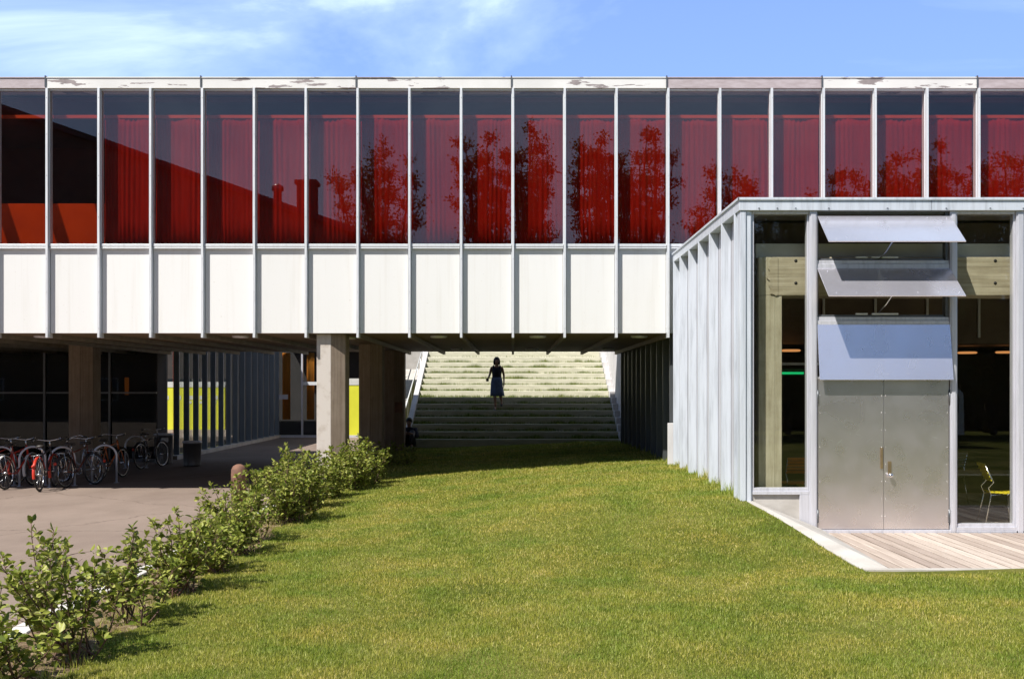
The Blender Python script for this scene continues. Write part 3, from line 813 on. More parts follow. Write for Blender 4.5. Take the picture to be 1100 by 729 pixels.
# wooden deck with its concrete edging
b = MB()
x = 3.86; k = 0
while x < 13.2:
    w_ = .122
    if x > 4.16:
        b.box(x, x+w_, 11.87, YP-.105, .085, .128+.004*rng.random())
    else:   # boards cut off along the edging
        ya = YP-.105-max(0, (4.12-x))*3.0
        b.box(x+.28, x+w_+.28, 11.87, max(12.2, YP-.12), .085, .128)
    x += .147
tag(b.build('wooden_deck', M['planks'], bevel=.004), 'weathered plank deck in front of the metal door', 'deck')
b = MB()
A_, B_, C_, D_, E_ = (3.13, YP-.02, .565), (3.27, YP-.02, .56), (4.16, YP-.11, .20), (4.10, 11.85, .135), (3.79, 11.85, .135)
low = [(p[0], p[1], -.1) for p in (A_, B_, C_, D_, E_)]
b.add(low+[A_, B_, C_, D_, E_], [(9,8,7,6,5), (0,1,2,3,4), (0,1,6,5), (1,2,7,6), (2,3,8,7), (3,4,9,8), (4,0,5,9)])
b.box(3.79, 13.2, 11.74, 11.848, -.1, .142)
tag(b.build('concrete_edging', M['concrete']), 'pale sloping concrete edging between the lawn and the plank deck', 'edging')
# right-hand facade of the bridge continues above; the pavilion is closed off to the right

# ------------------------------------------------------------------ glazed wing and rear walls on the left
WX = -10.05; WH = 4.4
wing = empty('glazed_wing', (-11.8, 39, 0), 'long low glazed wing with closely set upright metal fins behind the bicycles', 'building')
for k in range(15):
    y = 32.3+k*.985
    b = MB(); b.box(WX-.02, WX+.15, y, y+.055, .12, WH-.3); b.build('upright_fin', M['fin_steel'], wing, .004)
b = MB(); b.box(WX-.06, WX+.22, 31.9, 46.1, -.03, .118); b.build('plinth', M['concrete'], wing, .008)
for k in range(7):
    y = 32.3+k*.985
    b = MB(); b.box(WX-.05, WX-.03, y+.03, y+.955, .12, WH-.3); b.build('pane', M['wing_glass'], wing)
for k in range(7, 14):
    y = 32.3+k*.985
    b = MB(); b.box(WX-.05, WX-.024, y+.03, y+.955, .12, WH-.3); b.build('metal_panel', M['steel_dark'], wing)
b = MB(); b.box(-13.6, WX+.25, 31.8, 46.1, WH-.298, WH); b.build('flat_roof', M['coping_bare'], wing)
b = MB(); b.box(-13.6, WX-.07, 31.9, 46.1, -.03, .05); b.build('floor', M['room_floor'], wing)
for k in range(4):
    y = 32.0+k*3.5
    b = MB(); b.box(-13.6, -13.5, y, y+.08, .05, WH-.3); b.build('rear_mullion', M['steel_dark'], wing)
rb = empty('sky_blocker', (-20, 60, 0), 'dark tall block added behind the bridge to block sky light, seen through the glazed wing', 'building')  # added mass that keeps sky light out of the passage and steps
b = MB(); b.box(-48, 30, 60, 70, -.1, 17.5); b.build('wall', M['blocker_dark'], rb)
b = MB(); b.box(-48.2, 30.2, 59.8, 70.2, 17.502, 17.8); b.build('roof_edge', M['coping_bare'], rb)
for k in range(14):
    b = MB(); b.box(-46+k*3, -44.2+k*3, 59.95, 59.998, .4 if k % 3 else 0, 2.6); b.build('window', M['dark_glass'], rb)
# screens seen through the wing
for (x0, x1, y, z0, z1, lab) in ((-18.6, -14.55, 55.0, -.05, 2.13, 'sunlit yellow wall seen between the dark fins of the glazed wing'),):
    t = empty('yellow_wall', (x0, y, 0), lab, 'wall')
    b = MB(); b.box(x0, x1, y, y+.2, z0, z1); b.build('panel', M['yellow_wall'], t)
    b = MB(); b.box(x0, x1, y-.02, y+.22, z1+.002, z1+.28); b.build('pale_band', M['pale_band'], t)
    b = MB()
    for xx in np.arange(x0+.3, x1-.3, .62): b.box(xx, xx+.30, y-.012, y-.002, z1-.62, z1-.42); b.box(xx, xx+.22, y-.012, y-.002, z1-.82, z1-.70)
    b.build('notices', M['pale_band'], t)
# rear glass front facing the lawn
rf = empty('rear_glass_front', (-8, 46.3, 0), 'glazed entrance front at the far end of the path, partly behind the sunlit pillar', 'glass front')
b = MB()
for x in (-10.0, -8.95, -7.75): b.box(x-.035, x+.035, 46.2, 46.34, .1, WH-.3)
b.box(-10.0, -5.3, 46.18, 46.36, -.02, .1); b.box(-10.0, -5.3, 46.18, 46.36, WH-.3, WH); b.build('frame', M['alu_frame'], rf)
b = MB(); b.box(-8.91, -6.95, 46.19, 46.25, 2.22, 2.36); b.build('cross_bar', M['alu_white'], rf)
b = MB(); b.box(-9.96, -9.55, 46.19, 46.25, 1.62, 1.82); b.build('door_bar', M['alu_frame'], rf)
for (x0, x1) in ((-9.96, -8.99), (-8.91, -7.79), (-7.71, -6.98)):
    b = MB(); b.box(x0, x1, 46.27, 46.28, .1, WH-.31); b.build('pane', M['wing_glass'], rf)
b = MB(); b.box(-6.97, -6.30, 46.2, 46.3, .1, 2.22); b.build('yellow_panel', M['yellow_wall'], rf)
b = MB(); b.box(-6.97, -6.30, 46.18, 46.3, 2.222, 2.50); b.build('pale_band', M['pale_band'], rf)
b = MB(); b.box(-5.95, -5.3, 46.2, 46.3, .1, 4.0); b.build('end_wall', M['orange_board'], rf)
b = MB(); b.box(-12.5, -5.3, 48.2, 48.4, 0, WH); b.box(-10, -5.3, 46.37, 48.19, WH-.2, WH); b.box(-10, -5.3, 46.37, 48.19, -.01, .04); b.build('inner_wall', M['dark_room'], rf)
for (x0, x1, lab) in ((-9.86, -9.52, 'narrow orange curtain inside the glazed entrance front, by its left frame'), (-8.82, -8.5, 'narrow orange curtain inside the glazed entrance front, right of the upright frame')):
    b = MB(); n = 60
    V = [(x0+(x1-x0)*i/n, 46.62+.04*math.sin(i*.62), z) for z in (.75, 3.6) for i in range(n+1)]
    b.add(V, [(i, i+1, n+2+i, n+1+i) for i in range(n)], 0, True)
    o = b.build('orange_curtain', M['amber_cloth']); sm = o.modifiers.new('thickness', 'SOLIDIFY'); sm.thickness = .005
    tag(o, lab, 'curtain')
# dark glazed wall behind the bicycles
dk = empty('dark_glazed_wall', (-16, 31.0, 0), 'dark glazed wall in deep shade behind the bicycle racks', 'wall')
b = MB()
for x in (-14.72, -13.3, -12.2, -11.45, -16.2, -17.6, -19.0, -20.4, -21.8, -23.2): b.box(x-.03, x+.03, 30.9, 31.02, 0, SOF-.002)
b.box(-24, -10.13, 30.9, 31.02, -.03, .09); b.box(-24, -10.13, 30.92, 31.0, 1.94, 1.985)
b.build('frame', M['steel_dark'], dk)
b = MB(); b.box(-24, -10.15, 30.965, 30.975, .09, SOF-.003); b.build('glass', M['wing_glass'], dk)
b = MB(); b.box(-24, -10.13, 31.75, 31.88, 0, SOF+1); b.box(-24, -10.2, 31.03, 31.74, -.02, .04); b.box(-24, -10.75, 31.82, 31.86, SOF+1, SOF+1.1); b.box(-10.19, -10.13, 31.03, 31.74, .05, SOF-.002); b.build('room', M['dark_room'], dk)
b = MB()
zz = [(.36 if i % 2 else .30) for i in range(2)]
b.lathe([(.05, 0), (.06, .25), (.06, .5)], (-11.15, 31.45, 1.9), 18); o = b.build('orange_lamp', mat_emit('lamp_glow', (1, .28, .05), .035))
tag(o, 'dim orange lamp glowing inside the dark glazed wall', 'lamp')

# ------------------------------------------------------------------ grassy steps behind the bridge
st = empty('grassy_steps', (0, Y0, 0), 'wide flight of grassy concrete steps rising behind the bridge, upper half in sun', 'steps')
SX0, SX1 = -3.06, 3.14; TR = .53; RI = .2; ZB = .40
GT = []
for k in range(1, 20):
    y = Y0+(k-1)*TR; z = ZB+RI*k
    b = MB()
    n = 24; prof = []
    # one step: a slightly uneven concrete riser with earth behind it
    for i in range(n):
        xa = SX0+(SX1-SX0)*i/n; xb = SX0+(SX1-SX0)*(i+1)/n
        pass
    b.box(SX0, SX1, y, y+.12, z-RI-.12, z)
    b.build('step', M['step'], st, .015)
    b = MB(); b.box(SX0, SX1, y+.121, y+TR-.001, z-RI-.1, z-.015); b.build('tread', M['lawn'], st)
    n = 5200 if k < 14 else 500
    X = nr.uniform(SX0, SX1, n); Y = y+.14+nr.random(n)**.55*(TR-.145)
    cl = pn(X, Y*0+k*3.7, 2.6, k)+.6*pn(X, Y*0+k, 7, k+1)
    kk = (nr.random(n) < np.clip(.6+.6*cl, .08, 1)); X, Y, cl = X[kk], Y[kk], cl[kk]
    GT.append(blades(X, Y, np.full(len(X), z-.012), nr.uniform(.04, .12, len(X))*(1+.6*np.clip(cl, 0, 1)), nr.uniform(.008, .016, len(X)), .7))
v = np.concatenate(GT); t = np.arange(len(v), dtype=np.int32).reshape(-1, 3)
tag(np_mesh('step_grass', v, t, M['dry_grass']), 'tufty grass growing on the treads of the steps', 'grass', kind='stuff')
def slope_wall(x0, x1, pts, name, mat, parent):   # pts: (y, ztop)
    b = MB(); poly = [(p[0], p[1]) for p in pts]
    poly += [(pts[-1][0], -.1), (pts[0][0], -.1)]
    b.prism(poly[::-1], 'x', x0, x1); return b.build(name, mat, parent, .01)
slope_wall(-3.22, SX0-.003, [(Y0-.1, .62), (Y0+19*TR, .62+19*RI)], 'left_side_wall', M['stair_wall'], st)
for k in range(0, 20):   # stepped strip along the right side
    b = MB(); b.box(SX1+.003, SX1+.16, Y0+(k-1)*TR+.06, Y0+k*TR+.055, -.1, ZB+RI*k+.20); b.build('stepped_side', M['stair_wall'], st, .006)
b = MB(); b.box(SX1+.163, SX1+.42, BACK+.02, 44.5, -.1, 6.0); tag(b.build('white_wall', M['stair_wall']), 'tall pale wall along the right side of the grassy steps', 'wall')
b = MB(); b.box(-3.3, 14, Y0+19*TR, 90, -.1, ZB+19*RI-.03); b.box(3.6, 14, 44.5, 90, -.1, ZB+19*RI-.031); tag(b.build('upper_terrace', M['lawn']), kind='structure')

# railing of the side stair, with a pale wall behind it
rl = empty('stair_railing', (-4.5, 46, 0), 'metal railing with a dark mesh panel beside the grassy steps', 'railing')
def zr(y): return 1.15+(y-42.0)*.32
YR0, YR1 = 42.0, 51.0
for X_, nm in ((-4.2, 'a'), (-5.25, 'b')):
    b = MB(); b.tube([(X_, YR0, .05), (X_, YR0, zr(YR0)), (X_, YR1, zr(YR1))], .028); b.tube([(X_, YR0, zr(YR0)-.85), (X_, YR1, zr(YR1)-.85)], .02)
    b.build('handrail', M['alu_white'], rl)
    for k in range(1, 7):
        y = lerp(YR0, YR1, k/6)
        b = MB(); b.bar((X_, y, zr(y)-1.3), (X_, y, zr(y)), .02); b.build('post', M['alu_frame'], rl)
for k in (0, 5):
    y = lerp(YR0, YR1, (k+1)/6); b = MB(); b.bar((-5.25, y, zr(y)), (-4.2, y, zr(y)), .03); b.build('cross_rail', M['alu_white'], rl)
b = MB(); b.hexa([(-4.215,YR0+.1,zr(YR0)-.8),(-4.205,YR0+.1,zr(YR0)-.8),(-4.205,YR1-4.5,zr(YR1-4.5)-.8),(-4.215,YR1-4.5,zr(YR1-4.5)-.8),(-4.215,YR0+.1,zr(YR0)-.06),(-4.205,YR0+.1,zr(YR0)-.06),(-4.205,YR1-4.5,zr(YR1-4.5)-.06),(-4.215,YR1-4.5,zr(YR1-4.5)-.06)])
b.build('mesh_panel', M['steel_dark'], rl)
slope_wall(-5.26, -4.19, [(YR0+.3, .1), (YR1, .1+(YR1-YR0)*.32)], 'ramp', M['concrete'], rl)
b = MB(); b.box(-7.2, -3.4, 54.0, 54.3, -.1, 7.2); tag(b.build('pale_wall', M['concrete']), 'pale concrete wall behind the stair railing', 'wall')

# ------------------------------------------------------------------ bins, bollard, bicycle racks
def bin_(x, y, r, h, label):
    t = empty('litter_bin', (x, y, 0), label, 'bin', 'bins beside the glazed wing')
    b = MB(); b.lathe([(r*.92, .02), (r*.94, .06), (r, h), (r*1.03, h), (r*1.03, h+.03), (r*.94, h+.03), (r*.9, h-.1)], (x, y, 0), 28); b.build('drum', M['bin_steel'], t)
    b = MB(); b.lathe([(r*.96, h-.02), (r*1.06, h+.01), (r*1.06, h+.045), (r*1.0, h+.05)], (x, y, 0), 28); b.build('rim', M['alu_frame'], t)
    return t
t = bin_(-9.62, 30.0, .25, .80, 'tall round steel bin with a small white label, left of the other bin')
b = MB(); b.box(-9.60, -9.42, 29.735, 29.757, .62, .74); b.build('sticker', M['white_plastic'], t)
bin_(-8.60, 29.2, .24, .63, 'shorter round steel bin, right beside the taller bin')
bl = MB(); bl.lathe([(.13, -.02), (.135, .6), (.13, .68), (.10, .74), (.04, .77), (0, .775)], (-4.78, 19.0, 0), 18)
tag(bl.build('bollard', M['rust']), 'round rust brown bollard standing behind the shrubs', 'bollard')

def hoop(x, y, a, label):
    t = empty('rack_hoop', (x, y, 0), label, 'bicycle rack', 'hoops of the bicycle rack')
    ca, sa = math.cos(a), math.sin(a)
    pts = [(-.26, -.02), (-.26, .58)]
    pts += [(-.26*math.cos(q), .58+.26*math.sin(q)) for q in np.linspace(.15, math.pi-.15, 12)] + [(.26, .58), (.26, -.02)]
    b = MB(); b.tube([(x+u*ca, y+u*sa, z) for u, z in pts], .024, 10); b.build('hoop', M['alu_frame'], t)
    for u in (-.26, .26):
        b = MB(); b.lathe([(.06, 0), (.06, .008)], (x+u*ca, y+u*sa, .001), 14); b.build('base_plate', M['alu_frame'], t)
for i, (x, y, a, lab) in enumerate(((-10.95, 23.3, R(35), 'grey bicycle rack hoop at the left edge of the photo'), (-10.32, 23.4, R(35), 'grey bicycle rack hoop between the two sunlit red bicycles'),
                   (-9.62, 23.25, R(40), 'grey bicycle rack hoop in front of the silver bicycle'), (-9.0, 24.0, R(35), 'grey bicycle rack hoop behind the silver bicycle, next to the orange one'),
                   (-9.9, 28.6, R(25), 'grey bicycle rack hoop farthest back in the shade, left of the bins'))):
    hoop(x, y, a, lab)

def make_bike(paint, label, kind='diamond'):
    t = empty('bicycle', (0, 0, 0), label, 'bicycle', 'bicycles parked at the rack')
    def circ(c, r, n=28): return [(c[0]+r*math.cos(2*math.pi*i/n), 0, c[1]+r*math.sin(2*math.pi*i/n)) for i in range(n)]
    for cx in (0, 1.05):
        b = MB(); b.tube([(cx, -.05, .335), (cx, .05, .335)], .022, 10)
        for i in range(18):
            q = 2*math.pi*i/18
            b.bar((cx+.02*math.cos(q+.6), .025*(-1)**i, .335+.02*math.sin(q+.6)), (cx+.30*math.cos(q), 0, .335+.30*math.sin(q)), .0018, 4)
        wl = b.build('wheel', M['chrome'], t)
        b = MB(); b.tube(circ((cx, .335), .325), .019, 10, closed=True); ty = b.build('tyre', M['black_rubber'], wl)
        b = MB(); b.tube(circ((cx, .335), .303), .012, 8, closed=True); b.build('rim', M['chrome'], wl)
    b = MB()
    bb = (.43, 0, .29); seat = (.29, 0, .76); hd0 = (.90, 0, .66); hd1 = (.855, 0, .86)
    b.bar(bb, seat, .017); b.bar(hd0, hd1, .02)
    if kind == 'diamond':
        b.bar((.31, 0, .72), (.865, 0, .82), .016); b.bar(bb, hd0, .018)
    else:
        b.tube([(.40, 0, .42), (.5, 0, .42), (.72, 0, .58), (.88, 0, .80)], .016); b.tube([bb, (.55, 0, .33), (.78, 0, .50), (.90, 0, .68)], .017)
    for s in (-1, 1):
        b.bar((.0, .055*s, .335), (.43, .03*s, .29), .010, 6); b.bar((.0, .055*s, .335), (.30, .02*s, .72), .009, 6)
        b.tube([(1.05, .055*s, .335), (.96, .055*s, .55), (.91, .03*s, .66)], .012, 6)
    b.build('frame', paint, t)
    b = MB(); b.bar((.855, 0, .86), (.84, 0, .98), .013)
    b.tube([(.66, -.29, 1.00), (.76, -.27, 1.03), (.84, -.12, 1.00), (.84, 0, .985), (.84, .12, 1.00), (.76, .27, 1.03), (.66, .29, 1.00)], .012)
    hb = b.build('handlebar', M['chrome'], t)
    b = MB()
    for s in (-1, 1): b.bar((.66, .29*s, 1.0), (.57, .305*s, .985), .017)
    b.build('grips', M['black_rubber'], hb)
    b = MB(); b.bar((.29, 0, .76), (.265, 0, .88), .013); b.build('seat_post', M['chrome'], t)
    b = MB()
    ring = []
    for (x, wd, z) in ((.12, .06, .90), (.17, .095, .915), (.25, .085, .91), (.33, .04, .905), (.41, .022, .90)):
        ring.append([(x, -wd, z-.02), (x, -wd*.6, z+.012), (x, 0, z+.018), (x, wd*.6, z+.012), (x, wd, z-.02), (x, 0, z-.035)])
    V = [p for r_ in ring for p in r_]; F = [(i*6+k, i*6+(k+1) % 6, (i+1)*6+(k+1) % 6, (i+1)*6+k) for i in range(4) for k in range(6)]
    F += [(5,4,3,2,1,0), (24,25,26,27,28,29)]
    b.add(V, F, 0, True); b.build('saddle', M['saddle'], t)
    for cx, a0, a1 in ((0, 15, 190), (1.05, 40, 200)):
        V = []; n = 16
        for i in range(n+1):
            q = R(a0+(a1-a0)*i/n)
            for yy, rr in ((-.03, .35), (-.02, .366), (0, .371), (.02, .366), (.03, .35)):
                V.append((cx+rr*math.cos(q), yy, .335+rr*math.sin(q)))
        F = [(i*5+k, i*5+k+1, (i+1)*5+k+1, (i+1)*5+k) for i in range(n) for k in range(4)]
        b = MB(); b.add(V, F, 0, True); b.build('mudguard', paint, t)
    b = MB()
    for s in (-1, 1): b.bar((-.22, .06*s, .73), (.27, .05*s, .73), .006, 6); b.bar((-.1, .06*s, .73), (0, .06*s, .335), .006, 6)
    for xx in (-.22, -.1, .02, .14): b.bar((xx, -.06, .73), (xx, .06, .73), .005, 6)
    b.build('rear_rack', M['chrome'], t)
    b = MB(); b.lathe([(.035, 0), (.035, .03), (.0, .035)], (0, 0, 0), 12)
    b.v = [(-.34-z*.6, x, .52+y) for x, y, z in b.v]; b.build('tail_lamp', M['red_paint'], t)
    b = MB(); b.tube(circ((.43, .29), .085, 20), .008, 6, closed=True); b.bar((.43, -.07, .29), (.43, .07, .29), .016)
    b.bar((.43, .07, .29), (.55, .08, .18), .009, 6); b.bar((.43, -.07, .29), (.31, -.08, .40), .009, 6)
    b.v = [(x, y+.045, z) for x, y, z in b.v]; b.build('crankset', M['chrome'], t)
    for (x, y, z) in ((.55, .16, .18), (.31, -.07, .40)):
        b = MB(); b.box(x-.045, x+.045, y-.045, y+.045, z-.012, z+.012); b.build('pedal', M['black_rubber'], t)
    return t
bikes = [(-10.50, 22.55, 84, M['red_paint'], 'red bicycle with a white rear mudguard, standing half in the sun', 'diamond', M['white_plastic']),
         (-9.62, 22.15, 97, M['dark_paint'], 'dark bicycle with a bright red rear mudguard, nearest to the sunlit path', 'diamond', M['red_paint']),
         (-9.42, 22.95, 80, M['brown_paint'], 'dark red bicycle with black mudguards behind the grey hoop', 'diamond', M['dark_paint']),
         (-9.12, 23.75, 150, M['silver_paint'], 'silver step-through bicycle with a high handlebar seen from the side', 'step', M['dark_paint']),
         (-9.36, 24.7, 82, M['orange_paint'], 'orange brown bicycle in the shade, right of the silver one', 'diamond', M['dark_paint']),
         (-9.62, 28.2, 78, M['dark_paint'], 'black bicycle standing alone in the shade beside the taller bin', 'diamond', M['dark_paint']),
         (-10.98, 22.9, 84, M['red_paint'], 'red bicycle cut off by the left edge of the photo', 'diamond', M['red_paint'])]
for (x, y, a, paint, lab, kind, mg) in bikes:
    t = make_bike(paint, lab, kind)
    for c in kids(t):
        if c.name.startswith('mudguard'): c.data.materials[0] = mg
    t.location = (x, y, .004); t.rotation_euler = (R(-3), 0, R(a))

# ------------------------------------------------------------------ furniture inside the pavilion
def make_chair(slat, label, group='chairs inside the pavilion'):
    t = empty('chair', (0, 0, 0), label, 'chair', group)
    for s in (-1, 1):     # x forward
        b = MB(); b.tube([(.20, .20*s, 0), (.17, .19*s, .44), (-.16, .18*s, .42), (-.25, .21*s, 0)], .011); b.build('leg', M['chrome'], t)
        b = MB(); b.tube([(-.16, .18*s, .42), (-.20, .185*s, .52), (-.13, .19*s, .60), (-.25, .19*s, .86)], .011); b.build('back_frame', M['chrome'], t)
    b = MB()
    for k in range(7): x = -.17+k*.06; b.box(x, x+.048, -.20, .20, .437+.004*abs(k-3), .452+.004*abs(k-3))
    b.build('seat', slat, t, .004)
    b = MB()
    for k in range(5):
        z = .62+k*.052; x = -.142-(z-.60)*.46
        b.box(x-.012, x+.006, -.195, .195, z, z+.044)
    b.build('backrest', slat, t, .004)
    return t
for (x, y, a, m, lab) in ((7.06, 15.82, -8, 'yellow_slat', 'yellow slatted chair with metal legs by the right hand window'),
                          (4.48, 17.25, 90, 'orange_slat', 'orange slatted chair just right of the concrete column, inside the left window'),
                          (4.62, 16.75, 170, 'yellow_slat', 'yellow slatted chair in front of the orange chair'),
                          (6.75, 18.6, 80, 'dark_paint', 'dark chair in the shade behind the table, left one'),
                          (7.45, 18.6, 95, 'dark_paint', 'dark chair in the shade behind the table, right one')):
    c = make_chair(M[m], lab); c.location = (x, y, .142); c.rotation_euler = (0, 0, R(a))
tb = empty('table', (7.3, 17.7, .142), 'long dark table inside the right hand window', 'table')
b = MB(); b.box(6.25, 8.6, 17.4, 18.2, .70, .73); b.build('table_top', M['table'], tb, .005)
for x in (6.35, 8.5):
    for y in (17.5, 18.1):
        b = MB(); b.bar((x, y, .142), (x, y, .70), .02); b.build('leg', M['alu_frame'], tb)
gs = empty('exit_sign', (4.9, 20.6, 2.3), 'green lit strip sign hanging in the dark pavilion', 'sign')
b = MB(); b.box(4.75, 5.5, 20.6, 20.66, 2.33, 2.46); b.build('casing', mat_basic('green_casing', (.02, .18, .07), rough=.4), gs)
b = MB(); b.box(5.05, 5.5, 20.59, 20.598, 2.36, 2.40); b.build('lit_face', mat_emit('green_glow', (.02, .8, .25), .5), gs)
b = MB(); b.box(4.3, 6.5, 20.58, 20.64, 2.53, 2.58); b.build('rail', M['alu_white'], gs)
for (x, y, lab) in ((5.35, 21.0, 'warm oval lamp deep inside the pavilion behind the left window'), (9.3, 22.3, 'warm oval lamp deep inside the right hand window, left one'), (9.95, 22.0, 'warm oval lamp deep inside the right hand window, right one')):
    b = MB(); b.lathe([(.17, .0), (.20, .02), (.17, .04)], (x, y, 2.80), 20)
    o = b.build('pendant_lamp', mat_emit('warm_glow', (1, .42, .14), .5)); tag(o, lab, 'lamp', 'lamps inside the pavilion')

# ------------------------------------------------------------------ people
def figure(name, pts, edges, mats, parent):
    me = bpy.data.meshes.new(name); names = list(pts)
    o0 = org(parent)
    me.from_pydata([Vector(pts[k][0]) for k in names], [(names.index(a), names.index(b_)) for a, b_ in edges], [])
    me.materials.append(mats)
    o = bpy.data.objects.new(name, me); col.objects.link(o); o.parent = parent
    sk = o.modifiers.new('skin', 'SKIN'); sk.use_smooth_shade = True
    for i, k in enumerate(names):
        r = pts[k][1]
        me.skin_vertices[0].data[i].radius = r if isinstance(r, tuple) else (r, r)
        me.skin_vertices[0].data[i].use_root = (i == 0)
    ss = o.modifiers.new('smooth', 'SUBSURF'); ss.levels = 2; ss.render_levels = 2
    return o
def hand(pts, edges, key, palm, d, side, curl):
    """five separate fingers of unequal length rooted in the palm"""
    d = Vector(d).normalized(); side = Vector(side).normalized(); c = Vector(curl).normalized()
    p = Vector(palm)
    for i, (o, L) in enumerate(((-.027, .062), (-.009, .074), (.009, .070), (.026, .055))):
        a = p+d*.035+side*o; m_ = a+d*L*.55+c*L*.15; e = m_+d*L*.30+c*L*.35
        for nm, q, r in (('a', a, .011), ('b', m_, .009), ('c', e, .007)): pts[f'{key}f{i}{nm}'] = (q, r)
        edges += [(key, f'{key}f{i}a'), (f'{key}f{i}a', f'{key}f{i}b'), (f'{key}f{i}b', f'{key}f{i}c')]
    a = p-side*.04+d*.005; e = a-side*.012+d*.045
    pts[f'{key}ta'] = (a, .012); pts[f'{key}tb'] = (e, .009)
    edges += [(key, f'{key}ta'), (f'{key}ta', f'{key}tb')]
def loft(b, rings, n=20, mi=0, cap=False):    # rings: (cx, cy, z, rx, ry)
    V = []
    for (cx, cy, z, rx, ry) in rings:
        for k in range(n):
            a = 2*math.pi*k/n; V.append((cx+rx*math.cos(a), cy+ry*math.sin(a), z))
    F = [(i*n+k, i*n+(k+1) % n, (i+1)*n+(k+1) % n, (i+1)*n+k) for i in range(len(rings)-1) for k in range(n)]
    if cap: F += [tuple(range(n))[::-1], tuple((len(rings)-1)*n+k for k in range(n))]
    b.add(V, F, mi, True)
WZ = ZB+RI*5
wo_ = (-.51, Y0+4*TR+.22, WZ)
wm = empty('person', wo_, 'woman with dark hair, dark sleeveless top and blue skirt walking down the steps', 'person')
P_ = {'pelvis': ((0, .05, .94), (.125, .095)), 'spine': ((0, .045, 1.08), (.105, .08)), 'chest': ((0, .05, 1.26), (.125, .095)), 'neckb': ((0, .05, 1.385), (.06, .055)),
      'neck': ((0, .035, 1.445), .046), 'jaw': ((0, .012, 1.505), (.058, .066)), 'skull': ((0, .025, 1.575), (.072, .086)), 'crown': ((0, .03, 1.625), (.05, .06)),
      'nose': ((0, -.075, 1.535), .012),
      'sr': ((-.165, .05, 1.355), .05), 'er': ((-.225, .06, 1.10), .036), 'wr': ((-.275, -.13, .985), .025), 'hr': ((-.285, -.205, .965), (.036, .018)),
      'sl': ((.165, .05, 1.355), .05), 'el': ((.225, .085, 1.09), .036), 'wl': ((.225, .045, .855), .025), 'hl': ((.22, .025, .78), (.018, .036)),
      'hipr': ((-.085, .045, .87), .088), 'kr': ((-.065, -.055, .49), .055), 'cr': ((-.05, -.02, .33), .052), 'ar': ((-.04, .01, .085), .034), 'tr': ((-.05, -.13, .028), (.036, .024)),
      'hipl': ((.085, .055, .87), .088), 'kl': ((.105, .05, .49), .055), 'cl': ((.125, .18, .40), .052), 'al': ((.145, .34, .30), .034), 'tl': ((.15, .30, .17), (.036, .026))}
E_ = [('pelvis','spine'),('spine','chest'),('chest','neckb'),('neckb','neck'),('neck','jaw'),('jaw','skull'),('skull','crown'),('jaw','nose'),
      ('chest','sr'),('sr','er'),('er','wr'),('wr','hr'),('chest','sl'),('sl','el'),('el','wl'),('wl','hl'),
      ('pelvis','hipr'),('hipr','kr'),('kr','cr'),('cr','ar'),('ar','tr'),('pelvis','hipl'),('hipl','kl'),('kl','cl'),('cl','al'),('al','tl')]
hand(P_, E_, 'hr', (-.285, -.205, .965), (-.1, -1, -.1), (1, 0, 0), (0, .2, 1))
hand(P_, E_, 'hl', (.22, .025, .78), (0, -.15, -1), (0, 1, 0), (-1, 0, 0))
figure('body', P_, E_, M['skin'], wm)
b = MB(); loft(b, [(0, .05, .98, .155, .12), (0, .045, 1.08, .145, .105), (0, .045, 1.2, .155, .118), (0, .045, 1.28, .165, .122), (0, .05, 1.34, .13, .10)])
for s in (-1, 1): b.tube([(.10*s, -.045, 1.30), (.105*s, .0, 1.385), (.10*s, .06, 1.405), (.10*s, .13, 1.33)], .022, 8)
b.v = [(x+wo_[0], y+wo_[1], z+wo_[2]) for x, y, z in b.v]; b.build('tank_top', M['navy_cloth'], wm)
b = MB(); loft(b, [(0, .05, 1.03, .15, .115), (0, .05, .92, .175, .14), (.0, .05, .75, .185, .165), (.01, .045, .58, .20, .19), (.02, .05, .44, .215, .215)], 28)
V2 = []
for i, (x, y, z) in enumerate(b.v):
    k = (1.03-z)/.59; a = 2*math.pi*(i % 28)/28
    V2.append((x+wo_[0]+.018*k*math.sin(a*5), y+wo_[1]+.018*k*math.cos(a*6), z+wo_[2]))
b.v = V2; o = b.build('skirt', M['denim'], wm); o.modifiers.new('thickness', 'SOLIDIFY').thickness = .006
b = MB(); b.ellipsoid((wo_[0], wo_[1]+.05, wo_[2]+1.585), (.098, .098, .098), 18, 12)
for s in (-1, 1): b.ellipsoid((wo_[0]+.078*s, wo_[1]+.035, wo_[2]+1.515), (.034, .055, .10), 12, 10)
b.ellipsoid((wo_[0], wo_[1]+.10, wo_[2]+1.50), (.085, .045, .11), 14, 10)
b.build('hair', M['hair'], wm)
b = MB()
for s in (-1, 1): b.ellipsoid((wo_[0]+.028*s, wo_[1]-.056, wo_[2]+1.556), (.011, .007, .007), 8, 6)
b.build('eyes', M['hair'], wm)
for (x, y, z, q) in ((-.05, -.06, .022, 0), (.15, .30, .175, .9)):
    b = MB(); b.ellipsoid((0, 0, 0), (.043, .125, .024), 14, 8)
    b.v = [(wo_[0]+x+u, wo_[1]+y+v_*math.cos(q)-w_*math.sin(q)*0, wo_[2]+z+w_*1.0-v_*math.sin(q)*-.6) for u, v_, w_ in b.v]
    b.build('shoe', M['saddle'], wm)
b = MB(); b.box(wo_[0]-.33, wo_[0]-.245, wo_[1]-.285, wo_[1]-.225, wo_[2]+.90, wo_[2]+1.00)
tag(b.build('handheld_object', M['saddle'], bevel=.015), 'small dark object held out in the walking woman\'s hand', 'object')

